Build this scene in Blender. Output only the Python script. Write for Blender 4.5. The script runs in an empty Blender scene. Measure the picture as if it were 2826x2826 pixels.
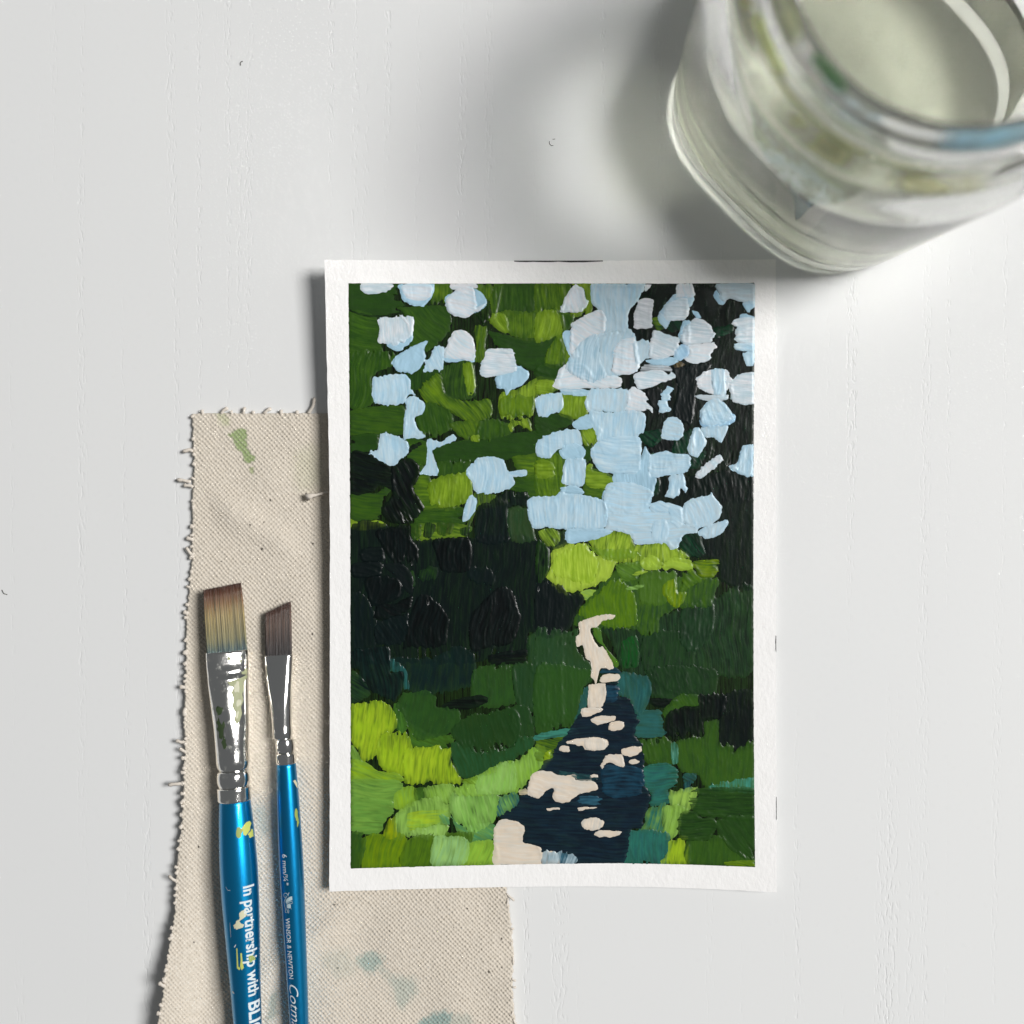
import bpy, bmesh, math, random
import numpy as np
from mathutils import Vector, Matrix

sc = bpy.context.scene
R = math.radians
# ------------------------------------------------------------------ camera
CAM_H = 0.255                       # lens height above the table top
S = 0.238 / 2826.0                  # metres on the table per photograph pixel
cam_data = bpy.data.cameras.new('camera')
cam = bpy.data.objects.new('camera', cam_data)
sc.collection.objects.link(cam)
cam.location = (0, 0, CAM_H)
cam.rotation_euler = (0, 0, 0)
cam_data.sensor_width = 36.0
cam_data.lens = 18.0 * CAM_H / 0.119
cam_data.clip_start = 0.005
cam_data.clip_end = 20.0
cam_data.dof.use_dof = True
cam_data.dof.focus_distance = CAM_H - 0.004
cam_data.dof.aperture_fstop = cam_data.lens / 7.4
sc.camera = cam
# ------------------------------------------------------------------ light of the room
world = bpy.data.worlds.new('World')
sc.world = world
world.use_nodes = True
bg = world.node_tree.nodes['Background']
bg.inputs['Color'].default_value = (0.93, 0.97, 1.0, 1)
bg.inputs['Strength'].default_value = 0.125
WIN_EL, WIN_AZ, WIN_D = R(50), R(13), 3.4
win = bpy.data.lights.new('window_light', 'AREA')
win.shape = 'RECTANGLE'
win.size = 1.1
win.size_y = 1.2
win.energy = 132.0
win.color = (1.0, 0.985, 0.97)
wo = bpy.data.objects.new('window_light', win)
sc.collection.objects.link(wo)
wo.location = (WIN_D * math.cos(WIN_EL) * math.cos(WIN_AZ), WIN_D * math.cos(WIN_EL) * math.sin(WIN_AZ), WIN_D * math.sin(WIN_EL))
wo.rotation_euler = (-Vector(wo.location)).to_track_quat('-Z', 'Y').to_euler()
sc.view_settings.view_transform = 'Standard'
sc.view_settings.look = 'None'
sc.view_settings.exposure = 0.0
sc.view_settings.gamma = 1.0
sc.view_settings.use_curve_mapping = False
sc.render.engine = 'CYCLES'
sc.cycles.caustics_refractive = True
sc.cycles.caustics_reflective = True
sc.cycles.blur_glossy = 0.0
sc.cycles.max_bounces = 36
sc.cycles.transmission_bounces = 36
sc.cycles.transparent_max_bounces = 16
sc.cycles.sample_clamp_indirect = 0.0
sc.cycles.use_denoising = True

# ------------------------------------------------------------------ helpers
rng = np.random.default_rng(11)
random.seed(5)

def W(px, py, z=0.0):
    """photograph pixel at height z -> metres"""
    k = S * (1 - np.asarray(z) / CAM_H)
    return (np.asarray(px) - 1413) * k, -(np.asarray(py) - 1413) * k, np.asarray(z) + 0 * np.asarray(px)

NT = rng.random((256, 256))
def vnoise(x, y):
    xi = np.floor(x).astype(int); yi = np.floor(y).astype(int)
    fx = x - xi; fy = y - yi
    fx = fx * fx * (3 - 2 * fx); fy = fy * fy * (3 - 2 * fy)
    a = NT[xi & 255, yi & 255]; b = NT[(xi + 1) & 255, yi & 255]
    c = NT[xi & 255, (yi + 1) & 255]; d = NT[(xi + 1) & 255, (yi + 1) & 255]
    return (a * (1 - fx) + b * fx) * (1 - fy) + (c * (1 - fx) + d * fx) * fy
def fnoise(x, y, o=3):
    s = 0; a = 1; t = 0
    for i in range(o):
        s = s + a * vnoise(x * 2 ** i + 17.3 * i, y * 2 ** i + 5.1 * i); t += a; a *= .5
    return s / t
def sstep(a, b, x):
    t = np.clip((x - a) / (b - a), 0, 1)
    return t * t * (3 - 2 * t)

def lin(c):
    return tuple(((v / 255) / 12.92 if v / 255 <= .04045 else ((v / 255 + .055) / 1.055) ** 2.4) for v in c)

def link(name, me, mat=None, parent=None):
    o = bpy.data.objects.new(name, me)
    sc.collection.objects.link(o)
    if mat is not None: me.materials.append(mat)
    if parent is not None: o.parent = parent
    return o
def tag(o, label, cat, group=None):
    o['label'] = label; o['category'] = cat
    if group: o['group'] = group
    return o
def mesh_np(name, V, F, uv=None, smooth=True):
    """V (n,3), F (m,3|4) arrays"""
    me = bpy.data.meshes.new(name)
    V = np.asarray(V, dtype=np.float32); F = np.asarray(F, dtype=np.int32)
    k = F.shape[1]
    me.vertices.add(len(V)); me.vertices.foreach_set('co', V.ravel())
    me.loops.add(F.size); me.loops.foreach_set('vertex_index', F.ravel())
    me.polygons.add(len(F)); me.polygons.foreach_set('loop_start', np.arange(0, F.size, k, dtype=np.int32))
    me.update(calc_edges=True)
    me.validate()
    if smooth: me.polygons.foreach_set('use_smooth', np.ones(len(me.polygons), dtype=bool))
    if uv is not None:
        a = me.attributes.new('st', 'FLOAT_VECTOR', 'POINT')
        u3 = np.zeros((len(V), 3), dtype=np.float32); u3[:, :uv.shape[1]] = uv
        a.data.foreach_set('vector', u3.ravel())
    return me

def loft(rings, close_ends=True):
    """rings: list of (n,3) arrays -> V,F(quads)+caps as tri fans folded in quads"""
    n = len(rings[0]); V = [np.asarray(r) for r in rings]; F = []
    for i in range(len(rings) - 1):
        a = i * n; b = a + n
        for j in range(n):
            k = (j + 1) % n
            F.append((a + j, a + k, b + k, b + j))
    V = np.concatenate(V)
    if close_ends:
        base = len(V)
        V = np.concatenate([V, [rings[0].mean(0)], [rings[-1].mean(0)]])
        T = []
        for j in range(n):
            k = (j + 1) % n
            T.append((base, k, j)); T.append((base + 1, (len(rings) - 1) * n + j, (len(rings) - 1) * n + k))
        return V, F, T
    return V, F, []
def mesh_py(name, V, F, smooth=True):
    me = bpy.data.meshes.new(name)
    me.from_pydata([tuple(map(float, v)) for v in V], [], [tuple(map(int, f)) for f in F])
    me.update()
    if smooth:
        me.polygons.foreach_set('use_smooth', [True] * len(me.polygons))
    return me

# ------------------------------------------------------------------ materials
def newmat(name):
    m = bpy.data.materials.new(name); m.use_nodes = True
    nt = m.node_tree; b = nt.nodes['Principled BSDF']
    return m, nt, b
def N(nt, t, **kw):
    n = nt.nodes.new(t)
    for k, v in kw.items(): setattr(n, k, v)
    return n
def simple(name, col, rough=.5, metal=0., spec=.5):
    m, nt, b = newmat(name)
    b.inputs['Base Color'].default_value = (*lin(col), 1)
    b.inputs['Roughness'].default_value = rough
    b.inputs['Metallic'].default_value = metal
    b.inputs['Specular IOR Level'].default_value = spec
    return m
def math_node(nt, op, a, b=None, clamp=False):
    n = N(nt, 'ShaderNodeMath', operation=op, use_clamp=clamp)
    for i, v in enumerate((a, b)):
        if v is None: continue
        if isinstance(v, (int, float)): n.inputs[i].default_value = v
        else: nt.links.new(v, n.inputs[i])
    return n.outputs[0]
def mapping(nt, src, scale, loc=(0, 0, 0)):
    n = N(nt, 'ShaderNodeMapping'); n.inputs['Scale'].default_value = scale; n.inputs['Location'].default_value = loc
    nt.links.new(src, n.inputs['Vector']); return n.outputs[0]
def noise(nt, vec, scale=1., detail=2., rough=.5):
    n = N(nt, 'ShaderNodeTexNoise'); n.inputs['Scale'].default_value = scale
    n.inputs['Detail'].default_value = detail; n.inputs['Roughness'].default_value = rough
    nt.links.new(vec, n.inputs['Vector']); return n
def ramp(nt, fac, stops):
    n = N(nt, 'ShaderNodeValToRGB'); cr = n.color_ramp
    while len(cr.elements) < len(stops): cr.elements.new(.5)
    for e, (p, c) in zip(cr.elements, stops):
        e.position = p; e.color = (*c, 1) if len(c) == 3 else c
    nt.links.new(fac, n.inputs[0]); return n.outputs[0]
def mixc(nt, fac, a, b):
    n = N(nt, 'ShaderNodeMix', data_type='RGBA')
    for s, v in ((n.inputs[0], fac), (n.inputs[6], a), (n.inputs[7], b)):
        if isinstance(v, (int, float)): s.default_value = v
        elif isinstance(v, tuple): s.default_value = (*v, 1) if len(v) == 3 else v
        else: nt.links.new(v, s)
    return n.outputs[2]
def bump(nt, b, h, dist, strength=1.0, prev=None):
    n = N(nt, 'ShaderNodeBump'); n.inputs['Distance'].default_value = dist; n.inputs['Strength'].default_value = strength
    nt.links.new(h, n.inputs['Height'])
    if prev is not None: nt.links.new(prev, n.inputs['Normal'])
    nt.links.new(n.outputs[0], b.inputs['Normal']); return n.outputs[0]

def table_material():
    m, nt, b = newmat('white_painted_ash')
    tc = N(nt, 'ShaderNodeTexCoord').outputs['Object']
    wob = noise(nt, mapping(nt, tc, (9, 4, 1)), 1, 2)           # the grain lines wander
    off = N(nt, 'ShaderNodeVectorMath', operation='MULTIPLY_ADD')
    nt.links.new(wob.outputs['Color'], off.inputs[0]); off.inputs[1].default_value = (.004, 0, 0); nt.links.new(tc, off.inputs[2])
    p = off.outputs[0]
    lines = noise(nt, mapping(nt, p, (230, 3.5, 1)), 1, 1)       # which grain lines are open
    pores = noise(nt, mapping(nt, p, (1700, 420, 1)), 1, 1.5)    # short pores along them
    lm = math_node(nt, 'MULTIPLY', math_node(nt, 'SUBTRACT', lines.outputs[0], .575, True), 6.5, True)
    pm = math_node(nt, 'MULTIPLY', math_node(nt, 'SUBTRACT', pores.outputs[0], .53, True), 7, True)
    pit = math_node(nt, 'MULTIPLY', lm, pm)
    fine = noise(nt, mapping(nt, p, (1300, 260, 1)), 1, 2)
    h = math_node(nt, 'ADD', math_node(nt, 'MULTIPLY', pit, -1.0), math_node(nt, 'MULTIPLY', fine.outputs[0], .05))
    soft = noise(nt, mapping(nt, tc, (12, 6, 1)), 1, 3)
    col = mixc(nt, soft.outputs[0], lin((223, 224, 224)), lin((228, 229, 228)))
    nt.links.new(col, b.inputs['Base Color'])
    b.inputs['Roughness'].default_value = .55
    b.inputs['Specular IOR Level'].default_value = .16
    bump(nt, b, h, .00009, .8)
    return m

def paper_material():
    m, nt, b = newmat('watercolour_paper')
    tc = N(nt, 'ShaderNodeTexCoord').outputs['Object']
    n1 = noise(nt, mapping(nt, tc, (1150, 720, 1)), 1, 3, .6)
    n2 = noise(nt, mapping(nt, tc, (260, 200, 1)), 1, 2)
    col = mixc(nt, n2.outputs[0], lin((240, 239, 237)), lin((247, 246, 245)))
    nt.links.new(col, b.inputs['Base Color'])
    b.inputs['Roughness'].default_value = .85
    b.inputs['Specular IOR Level'].default_value = .15
    bump(nt, b, math_node(nt, 'ADD', n1.outputs[0], n2.outputs[0]), .00020, .6)
    return m

def paint_material(name='acrylic_paint', rough=.27):
    """two pigments dragged by the bristles: colours sit on the object, streaks follow the stroke"""
    m, nt, b = newmat(name)
    st = N(nt, 'ShaderNodeAttribute', attribute_name='st').outputs['Vector']
    oi = N(nt, 'ShaderNodeObjectInfo').outputs['Random']
    off = N(nt, 'ShaderNodeCombineXYZ')
    nt.links.new(math_node(nt, 'MULTIPLY', oi, 91.0), off.inputs[2])
    ad = N(nt, 'ShaderNodeVectorMath', operation='ADD'); nt.links.new(st, ad.inputs[0]); nt.links.new(off.outputs[0], ad.inputs[1])
    v = ad.outputs[0]
    s1 = noise(nt, mapping(nt, v, (.16, 2.3, 1)), 1, 3, .6)
    s2 = noise(nt, mapping(nt, v, (.35, .5, 1)), 1, 2, .5)
    s3 = noise(nt, mapping(nt, v, (.5, 6.5, 1)), 1, 1, .5)
    f = math_node(nt, 'ADD', math_node(nt, 'MULTIPLY', s1.outputs[0], .62), math_node(nt, 'MULTIPLY', s2.outputs[0], .38))
    f = math_node(nt, 'MULTIPLY', math_node(nt, 'SUBTRACT', f, .40), 4.0, True)
    ca = N(nt, 'ShaderNodeAttribute', attribute_type='OBJECT', attribute_name='pigment_a').outputs['Color']
    cb = N(nt, 'ShaderNodeAttribute', attribute_type='OBJECT', attribute_name='pigment_b').outputs['Color']
    col = mixc(nt, f, ca, cb)
    un = N(nt, 'ShaderNodeAttribute', attribute_name='under')
    w = math_node(nt, 'MULTIPLY', un.outputs['Alpha'], math_node(nt, 'ADD', math_node(nt, 'MULTIPLY', math_node(nt, 'SUBTRACT', s1.outputs[0], .35), 2.6), .25, True), True)
    col = mixc(nt, w, col, un.outputs['Color'])
    val = N(nt, 'ShaderNodeHueSaturation')
    nt.links.new(math_node(nt, 'ADD', math_node(nt, 'MULTIPLY', s1.outputs[0], .55), .72), val.inputs['Value'])
    nt.links.new(col, val.inputs['Color'])
    nt.links.new(val.outputs[0], b.inputs['Base Color'])
    b.inputs['Roughness'].default_value = rough
    b.inputs['Specular IOR Level'].default_value = .24
    gv = math_node(nt, 'MULTIPLY', math_node(nt, 'SUBTRACT', s2.outputs[0], .38, True), 4.0, True)
    bump(nt, b, math_node(nt, 'MULTIPLY', math_node(nt, 'ADD', s1.outputs[0], math_node(nt, 'MULTIPLY', s3.outputs[0], .35)), gv), .00003, .9)
    return m

def cloth_material():
    m, nt, b = newmat('raw_canvas')
    tc = N(nt, 'ShaderNodeTexCoord').outputs['Object']
    n1 = noise(nt, mapping(nt, tc, (900, 900, 1)), 1, 2, .6)
    n2 = noise(nt, mapping(nt, tc, (2400, 2400, 1)), 1, 2, .6)
    base = mixc(nt, n1.outputs[0], lin((194, 185, 170)), lin((225, 217, 204)))
    st = N(nt, 'ShaderNodeAttribute', attribute_name='stain')
    col = mixc(nt, st.outputs['Alpha'], base, st.outputs['Color'])
    nt.links.new(col, b.inputs['Base Color'])
    b.inputs['Roughness'].default_value = .92
    b.inputs['Specular IOR Level'].default_value = .12
    b.inputs['Sheen Weight'].default_value = .15
    bump(nt, b, n2.outputs[0], .00008, .8)
    return m

def thread_material():
    m, nt, b = newmat('cotton_thread')
    tc = N(nt, 'ShaderNodeTexCoord').outputs['Object']
    n = noise(nt, mapping(nt, tc, (2500, 2500, 2500)), 1, 2)
    nt.links.new(mixc(nt, n.outputs[0], lin((206, 196, 182)), lin((236, 229, 219))), b.inputs['Base Color'])
    b.inputs['Roughness'].default_value = .9; b.inputs['Specular IOR Level'].default_value = .1
    return m

def chrome_material(name, dirt):
    m, nt, b = newmat(name)
    tc = N(nt, 'ShaderNodeTexCoord').outputs['Object']
    b.inputs['Metallic'].default_value = 1.0
    sm = noise(nt, mapping(nt, tc, (700, 430, 700)), 1, 6, .72)
    sc2 = noise(nt, mapping(nt, tc, (1500, 1100, 1500)), 1, 3, .6)
    d = math_node(nt, 'MULTIPLY', math_node(nt, 'SUBTRACT', sm.outputs[0], .60 - dirt * .11), 14, True)
    d = math_node(nt, 'MULTIPLY', d, math_node(nt, 'ADD', sc2.outputs[0], .25, True))
    d = math_node(nt, 'MULTIPLY', d, .1 + dirt)
    col = mixc(nt, d, (.86, .85, .82), lin((128, 138, 100)))
    nt.links.new(col, b.inputs['Base Color'])
    nt.links.new(math_node(nt, 'SUBTRACT', 1.0, math_node(nt, 'MULTIPLY', d, .9), True), b.inputs['Metallic'])
    nt.links.new(math_node(nt, 'ADD', math_node(nt, 'MULTIPLY', d, .5), .10 + .05 * dirt), b.inputs['Roughness'])
    wv = noise(nt, mapping(nt, tc, (240, 150, 240)), 1, 1)
    bump(nt, b, math_node(nt, 'ADD', math_node(nt, 'MULTIPLY', sm.outputs[0], .12), wv.outputs[0]), .0010 * dirt + .0001, .8)
    return m

def handle_material(name, a, c):
    m, nt, b = newmat(name)
    tc = N(nt, 'ShaderNodeTexCoord').outputs['Object']
    n = noise(nt, mapping(nt, tc, (5000, 700, 5000)), 1, 2)
    n2 = noise(nt, mapping(nt, tc, (60, 25, 60)), 1, 2)
    nt.links.new(mixc(nt, n2.outputs[0], lin(a), lin(c)), b.inputs['Base Color'])
    b.inputs['Metallic'].default_value = .82
    nt.links.new(math_node(nt, 'ADD', math_node(nt, 'MULTIPLY', n.outputs[0], .12), .26), b.inputs['Roughness'])
    b.inputs['Coat Weight'].default_value = .55
    b.inputs['Coat Roughness'].default_value = .06
    bump(nt, b, n.outputs[0], .00002, .5)
    return m

def bristle_material(name, stops):
    m, nt, b = newmat(name)
    st = N(nt, 'ShaderNodeAttribute', attribute_name='st')
    sp = N(nt, 'ShaderNodeSeparateXYZ'); nt.links.new(st.outputs['Vector'], sp.inputs[0])
    t = math_node(nt, 'ADD', sp.outputs[0], math_node(nt, 'MULTIPLY', math_node(nt, 'SUBTRACT', sp.outputs[1], .5), .16))
    c = ramp(nt, t, [(p, lin(k)) for p, k in stops])
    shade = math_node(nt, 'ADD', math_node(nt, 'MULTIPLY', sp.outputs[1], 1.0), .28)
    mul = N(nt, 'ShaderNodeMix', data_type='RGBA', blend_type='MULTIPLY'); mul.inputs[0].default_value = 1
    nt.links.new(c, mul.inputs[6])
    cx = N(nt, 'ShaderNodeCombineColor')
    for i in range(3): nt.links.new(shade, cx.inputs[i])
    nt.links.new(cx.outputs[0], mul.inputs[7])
    nt.links.new(mul.outputs[2], b.inputs['Base Color'])
    b.inputs['Roughness'].default_value = .38
    b.inputs['Specular IOR Level'].default_value = .5
    return m

def glass_material():
    m, nt, b = newmat('jar_glass')
    b.inputs['Base Color'].default_value = (.985, .99, .975, 1)
    b.inputs['Roughness'].default_value = .02
    b.inputs['IOR'].default_value = 1.47
    b.inputs['Transmission Weight'].default_value = 1.0
    tc = N(nt, 'ShaderNodeTexCoord').outputs['Object']
    n = noise(nt, mapping(nt, tc, (90, 90, 35)), 1, 4, .6)
    film = N(nt, 'ShaderNodeBsdfDiffuse'); film.inputs['Color'].default_value = (*lin((240, 241, 232)), 1)
    trl = N(nt, 'ShaderNodeBsdfTranslucent'); trl.inputs['Color'].default_value = (*lin((243, 244, 234)), 1)
    fm = N(nt, 'ShaderNodeMixShader'); fm.inputs[0].default_value = .72
    nt.links.new(film.outputs[0], fm.inputs[1]); nt.links.new(trl.outputs[0], fm.inputs[2])
    mx = N(nt, 'ShaderNodeMixShader')
    f = math_node(nt, 'ADD', math_node(nt, 'MULTIPLY', math_node(nt, 'SUBTRACT', n.outputs[0], .48, True), .3), .06, True)
    nt.links.new(f, mx.inputs[0]); nt.links.new(b.outputs[0], mx.inputs[1]); nt.links.new(fm.outputs[0], mx.inputs[2])
    nt.links.new(mx.outputs[0], nt.nodes['Material Output'].inputs['Surface'])
    w = noise(nt, mapping(nt, tc, (40, 40, 25)), 1, 2)
    bump(nt, b, w.outputs[0], .0004, .5)
    return m
def water_material():
    m, nt, b = newmat('murky_rinse_water')
    b.inputs['Base Color'].default_value = (*lin((240, 241, 231)), 1)
    b.inputs['Roughness'].default_value = .02
    b.inputs['IOR'].default_value = 1.33
    b.inputs['Transmission Weight'].default_value = .96
    return m
def smear_material(name, col, cover):
    m, nt, b = newmat(name)
    b.inputs['Base Color'].default_value = (*lin(col), 1); b.inputs['Roughness'].default_value = .5
    tc = N(nt, 'ShaderNodeTexCoord').outputs['Object']
    n = noise(nt, mapping(nt, tc, (160, 160, 160)), 1, 3)
    st = N(nt, 'ShaderNodeAttribute', attribute_name='st'); sp = N(nt, 'ShaderNodeSeparateXYZ'); nt.links.new(st.outputs['Vector'], sp.inputs[0])
    a = math_node(nt, 'MULTIPLY', math_node(nt, 'MULTIPLY', sp.outputs[0], n.outputs[0]), 1.9 * cover, True)
    nt.links.new(a, b.inputs['Alpha'])
    return m

M_TABLE = table_material(); M_PAPER = paper_material(); M_PAINT = paint_material()
M_CLOTH = cloth_material(); M_THREAD = thread_material()

# ------------------------------------------------------------------ table top
def make_table():
    bm = bmesh.new()
    bmesh.ops.create_cube(bm, size=1, matrix=Matrix.Translation((0, 0, -.011)) @ Matrix.Diagonal((.62, .62, .022, 1)))
    bmesh.ops.bevel(bm, geom=bm.edges[:], offset=.002, segments=2, affect='EDGES')
    me = bpy.data.meshes.new('table_top'); bm.to_mesh(me); bm.free()
    o = link('table_top', me, M_TABLE); o['kind'] = 'structure'
make_table()

# ------------------------------------------------------------------ sheet of paper: its shape
def paperz(px, py):
    u = np.clip((np.asarray(px, float) - 895) / 1247, 0, 1); v = np.clip((np.asarray(py, float) - 717) / 1745, 0, 1)
    z = 1.35 + (3.0 + 3.2 * (1 - v) ** 2.5 + .3 * v ** 3) * (1 - u) ** 2.4 + 1.3 * np.clip(u, 0, 2) ** 3 * np.clip(v, 0, 2) ** 3 - .75 * np.clip(u, 0, 2) ** 3 * (1 - v)
    return z * .001
def interp(xs, ys):
    xs = np.array(xs, float); ys = np.array(ys, float)
    d = np.gradient(ys, xs)
    def f(x):
        x = np.clip(np.asarray(x, float), xs[0], xs[-1]); i = np.clip(np.searchsorted(xs, x) - 1, 0, len(xs) - 2)
        h = xs[i + 1] - xs[i]; t = (x - xs[i]) / h
        return (2*t**3-3*t**2+1)*ys[i] + (t**3-2*t**2+t)*h*d[i] + (-2*t**3+3*t**2)*ys[i+1] + (t**3-t**2)*h*d[i+1]
    return f
P_L = interp([717, 1000, 1350, 2000, 2462], [895, 902, 909, 910, 909])
P_R = interp([716, 1500, 2463], [2141, 2141, 2143])
P_T = interp([895, 1500, 2141], [717, 720, 716])
P_B = interp([909, 1300, 1600, 1900, 2143], [2460, 2450, 2446, 2451, 2463])
painting = bpy.data.objects.new('painting', None); sc.collection.objects.link(painting)
tag(painting, 'small acrylic landscape of a woodland path on white bordered paper', 'painting')
painting.empty_display_size = .01

def make_paper():
    nu, nv = 80, 110
    U, Vv = np.meshgrid(np.linspace(0, 1, nu + 1), np.linspace(0, 1, nv + 1))
    py0 = 717 + Vv * 1745; px = P_L(py0) * (1 - U) + P_R(py0) * U
    py = P_T(px) * (1 - Vv) + P_B(px) * Vv
    edge = np.minimum(np.minimum(U, 1 - U) * nu, np.minimum(Vv, 1 - Vv) * nv) < .5
    px = px + edge * (fnoise(px / 30, py / 30) - .5) * 2.5; py = py + edge * (fnoise(px / 30 + 9, py / 30) - .5) * 2.5
    z = paperz(px, py)
    top = np.stack(W(px, py, z), -1).reshape(-1, 3)
    bot = top.copy(); bot[:, 2] -= .0003
    n = len(top); idx = np.arange(n).reshape(nv + 1, nu + 1)
    a, b, c, d = idx[:-1, :-1].ravel(), idx[:-1, 1:].ravel(), idx[1:, 1:].ravel(), idx[1:, :-1].ravel()
    F = [np.stack([a, d, c, b], 1), np.stack([a, b, c, d], 1) + n]
    loop = np.concatenate([idx[0, :-1], idx[:-1, -1], idx[-1, :0:-1], idx[:0:-1, 0]])
    nx = np.roll(loop, -1)
    k = len(loop); q = np.arange(k); q2 = np.roll(q, -1)
    F.append(np.stack([q, q2, q2 + k, q + k], 1) + 2 * n)          # the cut edge has its own vertices, so it stays crisp
    me = mesh_np('paper_sheet', np.concatenate([top, bot, top[loop], bot[loop]]), np.concatenate(F))
    link('paper_sheet', me, M_PAPER, painting)
make_paper()

# ------------------------------------------------------------------ paint laid on the sheet, stroke by stroke
G = 2.75
GX0, GY0 = 952.0, 772.0
GNX, GNY = int((2094 - GX0) / G) + 1, int((2408 - GY0) / G) + 1
HGT = np.zeros((GNY, GNX))          # wet paint height above the sheet
PB = np.array([(962, 782), (1250, 783), (1500, 782), (1800, 783), (2084, 781), (2080, 1200), (2079, 1600), (2080, 2000), (2084, 2393),
               (1900, 2386), (1700, 2382), (1500, 2384), (1180, 2391), (968, 2397), (968, 2000), (967, 1500), (965, 1150)], float)

def smooth_poly(p, n=6):
    p = np.asarray(p, float); out = []
    m = len(p)
    for i in range(m):
        a, b, c, d = p[i - 1], p[i], p[(i + 1) % m], p[(i + 2) % m]
        for k in range(n):
            t = k / n
            cr = .5 * (2 * b + (c - a) * t + (2 * a - 5 * b + 4 * c - d) * t * t + (-a + 3 * b - 3 * c + d) * t ** 3)
            li = b + (c - b) * t
            out.append(cr * .75 + li * .25)
    return np.array(out)
def sdf_poly(poly, X, Y):
    """positive inside"""
    shp = X.shape; x = X.ravel(); y = Y.ravel()
    d = np.full(x.shape, 1e18); ins = np.zeros(x.shape, bool)
    m = len(poly)
    for i in range(m):
        ax, ay = poly[i]; bx, by = poly[(i + 1) % m]
        ex, ey = bx - ax, by - ay; wx, wy = x - ax, y - ay
        t = np.clip((wx * ex + wy * ey) / (ex * ex + ey * ey + 1e-12), 0, 1)
        d = np.minimum(d, (wx - ex * t) ** 2 + (wy - ey * t) ** 2)
        c = ((ay > y) != (by > y)) & (x < (bx - ax) * (y - ay) / (by - ay + 1e-12) + ax)
        ins ^= c
    d = np.sqrt(d)
    return np.where(ins, d, -d).reshape(shp)

def patch(poly, gx0, gy0, g, nx, ny, sd_extra=None, warp=None):
    """grid cells inside a polygon, outer vertices pulled onto the outline -> index maps"""
    x0, y0 = poly.min(0) - 14; x1, y1 = poly.max(0) + 14
    i0 = max(0, int((x0 - gx0) / g)); i1 = min(nx - 1, int((x1 - gx0) / g) + 1)
    j0 = max(0, int((y0 - gy0) / g)); j1 = min(ny - 1, int((y1 - gy0) / g) + 1)
    if i1 - i0 < 2 or j1 - j0 < 2: return None
    X, Y = np.meshgrid(gx0 + g * np.arange(i0, i1 + 1), gy0 + g * np.arange(j0, j1 + 1))
    WX, WY = (X, Y) if warp is None else warp(X, Y)
    sd = sdf_poly(poly, WX, WY)
    if sd_extra is not None: sd = np.minimum(sd, sd_extra[j0:j1 + 1, i0:i1 + 1])
    ins = sd > 0
    cell = ins[:-1, :-1] | ins[1:, :-1] | ins[:-1, 1:] | ins[1:, 1:]
    if cell.sum() < 2: return None
    use = np.zeros(sd.shape, bool)
    use[:-1, :-1] |= cell; use[1:, :-1] |= cell; use[:-1, 1:] |= cell; use[1:, 1:] |= cell
    gy_, gx_ = np.gradient(sd, g)
    gl = np.sqrt(gx_ ** 2 + gy_ ** 2) + 1e-6
    mv = np.clip(-sd, 0, g * 1.3) * (~ins)
    PX = X + gx_ / gl * mv; PY = Y + gy_ / gl * mv
    return dict(i0=i0, i1=i1, j0=j0, j1=j1, X=PX, Y=PY, sd=sd, ins=ins, cell=cell, use=use)
def patch_faces(P):
    use = P['use']; idx = -np.ones(use.shape, int); idx[use] = np.arange(use.sum())
    c = P['cell']
    return np.stack([idx[:-1, :-1][c], idx[1:, :-1][c], idx[1:, 1:][c], idx[:-1, 1:][c]], 1)

XG, YG = np.meshgrid(GX0 + G * np.arange(GNX), GY0 + G * np.arange(GNY))
BORDER_SD = sdf_poly(PB, XG, YG) + (fnoise(XG / 9, YG / 9, 2) - .5) * 3.0

def make_underpaint():
    P = patch(PB, GX0, GY0, 14.0, int((2094 - GX0) / 14) + 2, int((2408 - GY0) / 14) + 2)
    u = P['use']; px = P['X'][u]; py = P['Y'][u]
    z = paperz(px, py) + .00003
    V = np.stack(W(px, py, z), -1)
    me = mesh_np('underpainting', V, patch_faces(P), np.stack([py * S * 1000, px * S * 1000], 1))
    o = link('underpainting', me, M_PAINT, painting)
    o['pigment_a'] = list(lin((30, 56, 22))); o['pigment_b'] = list(lin((44, 70, 22)))
    HGT[:] = .00004
make_underpaint()

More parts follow.
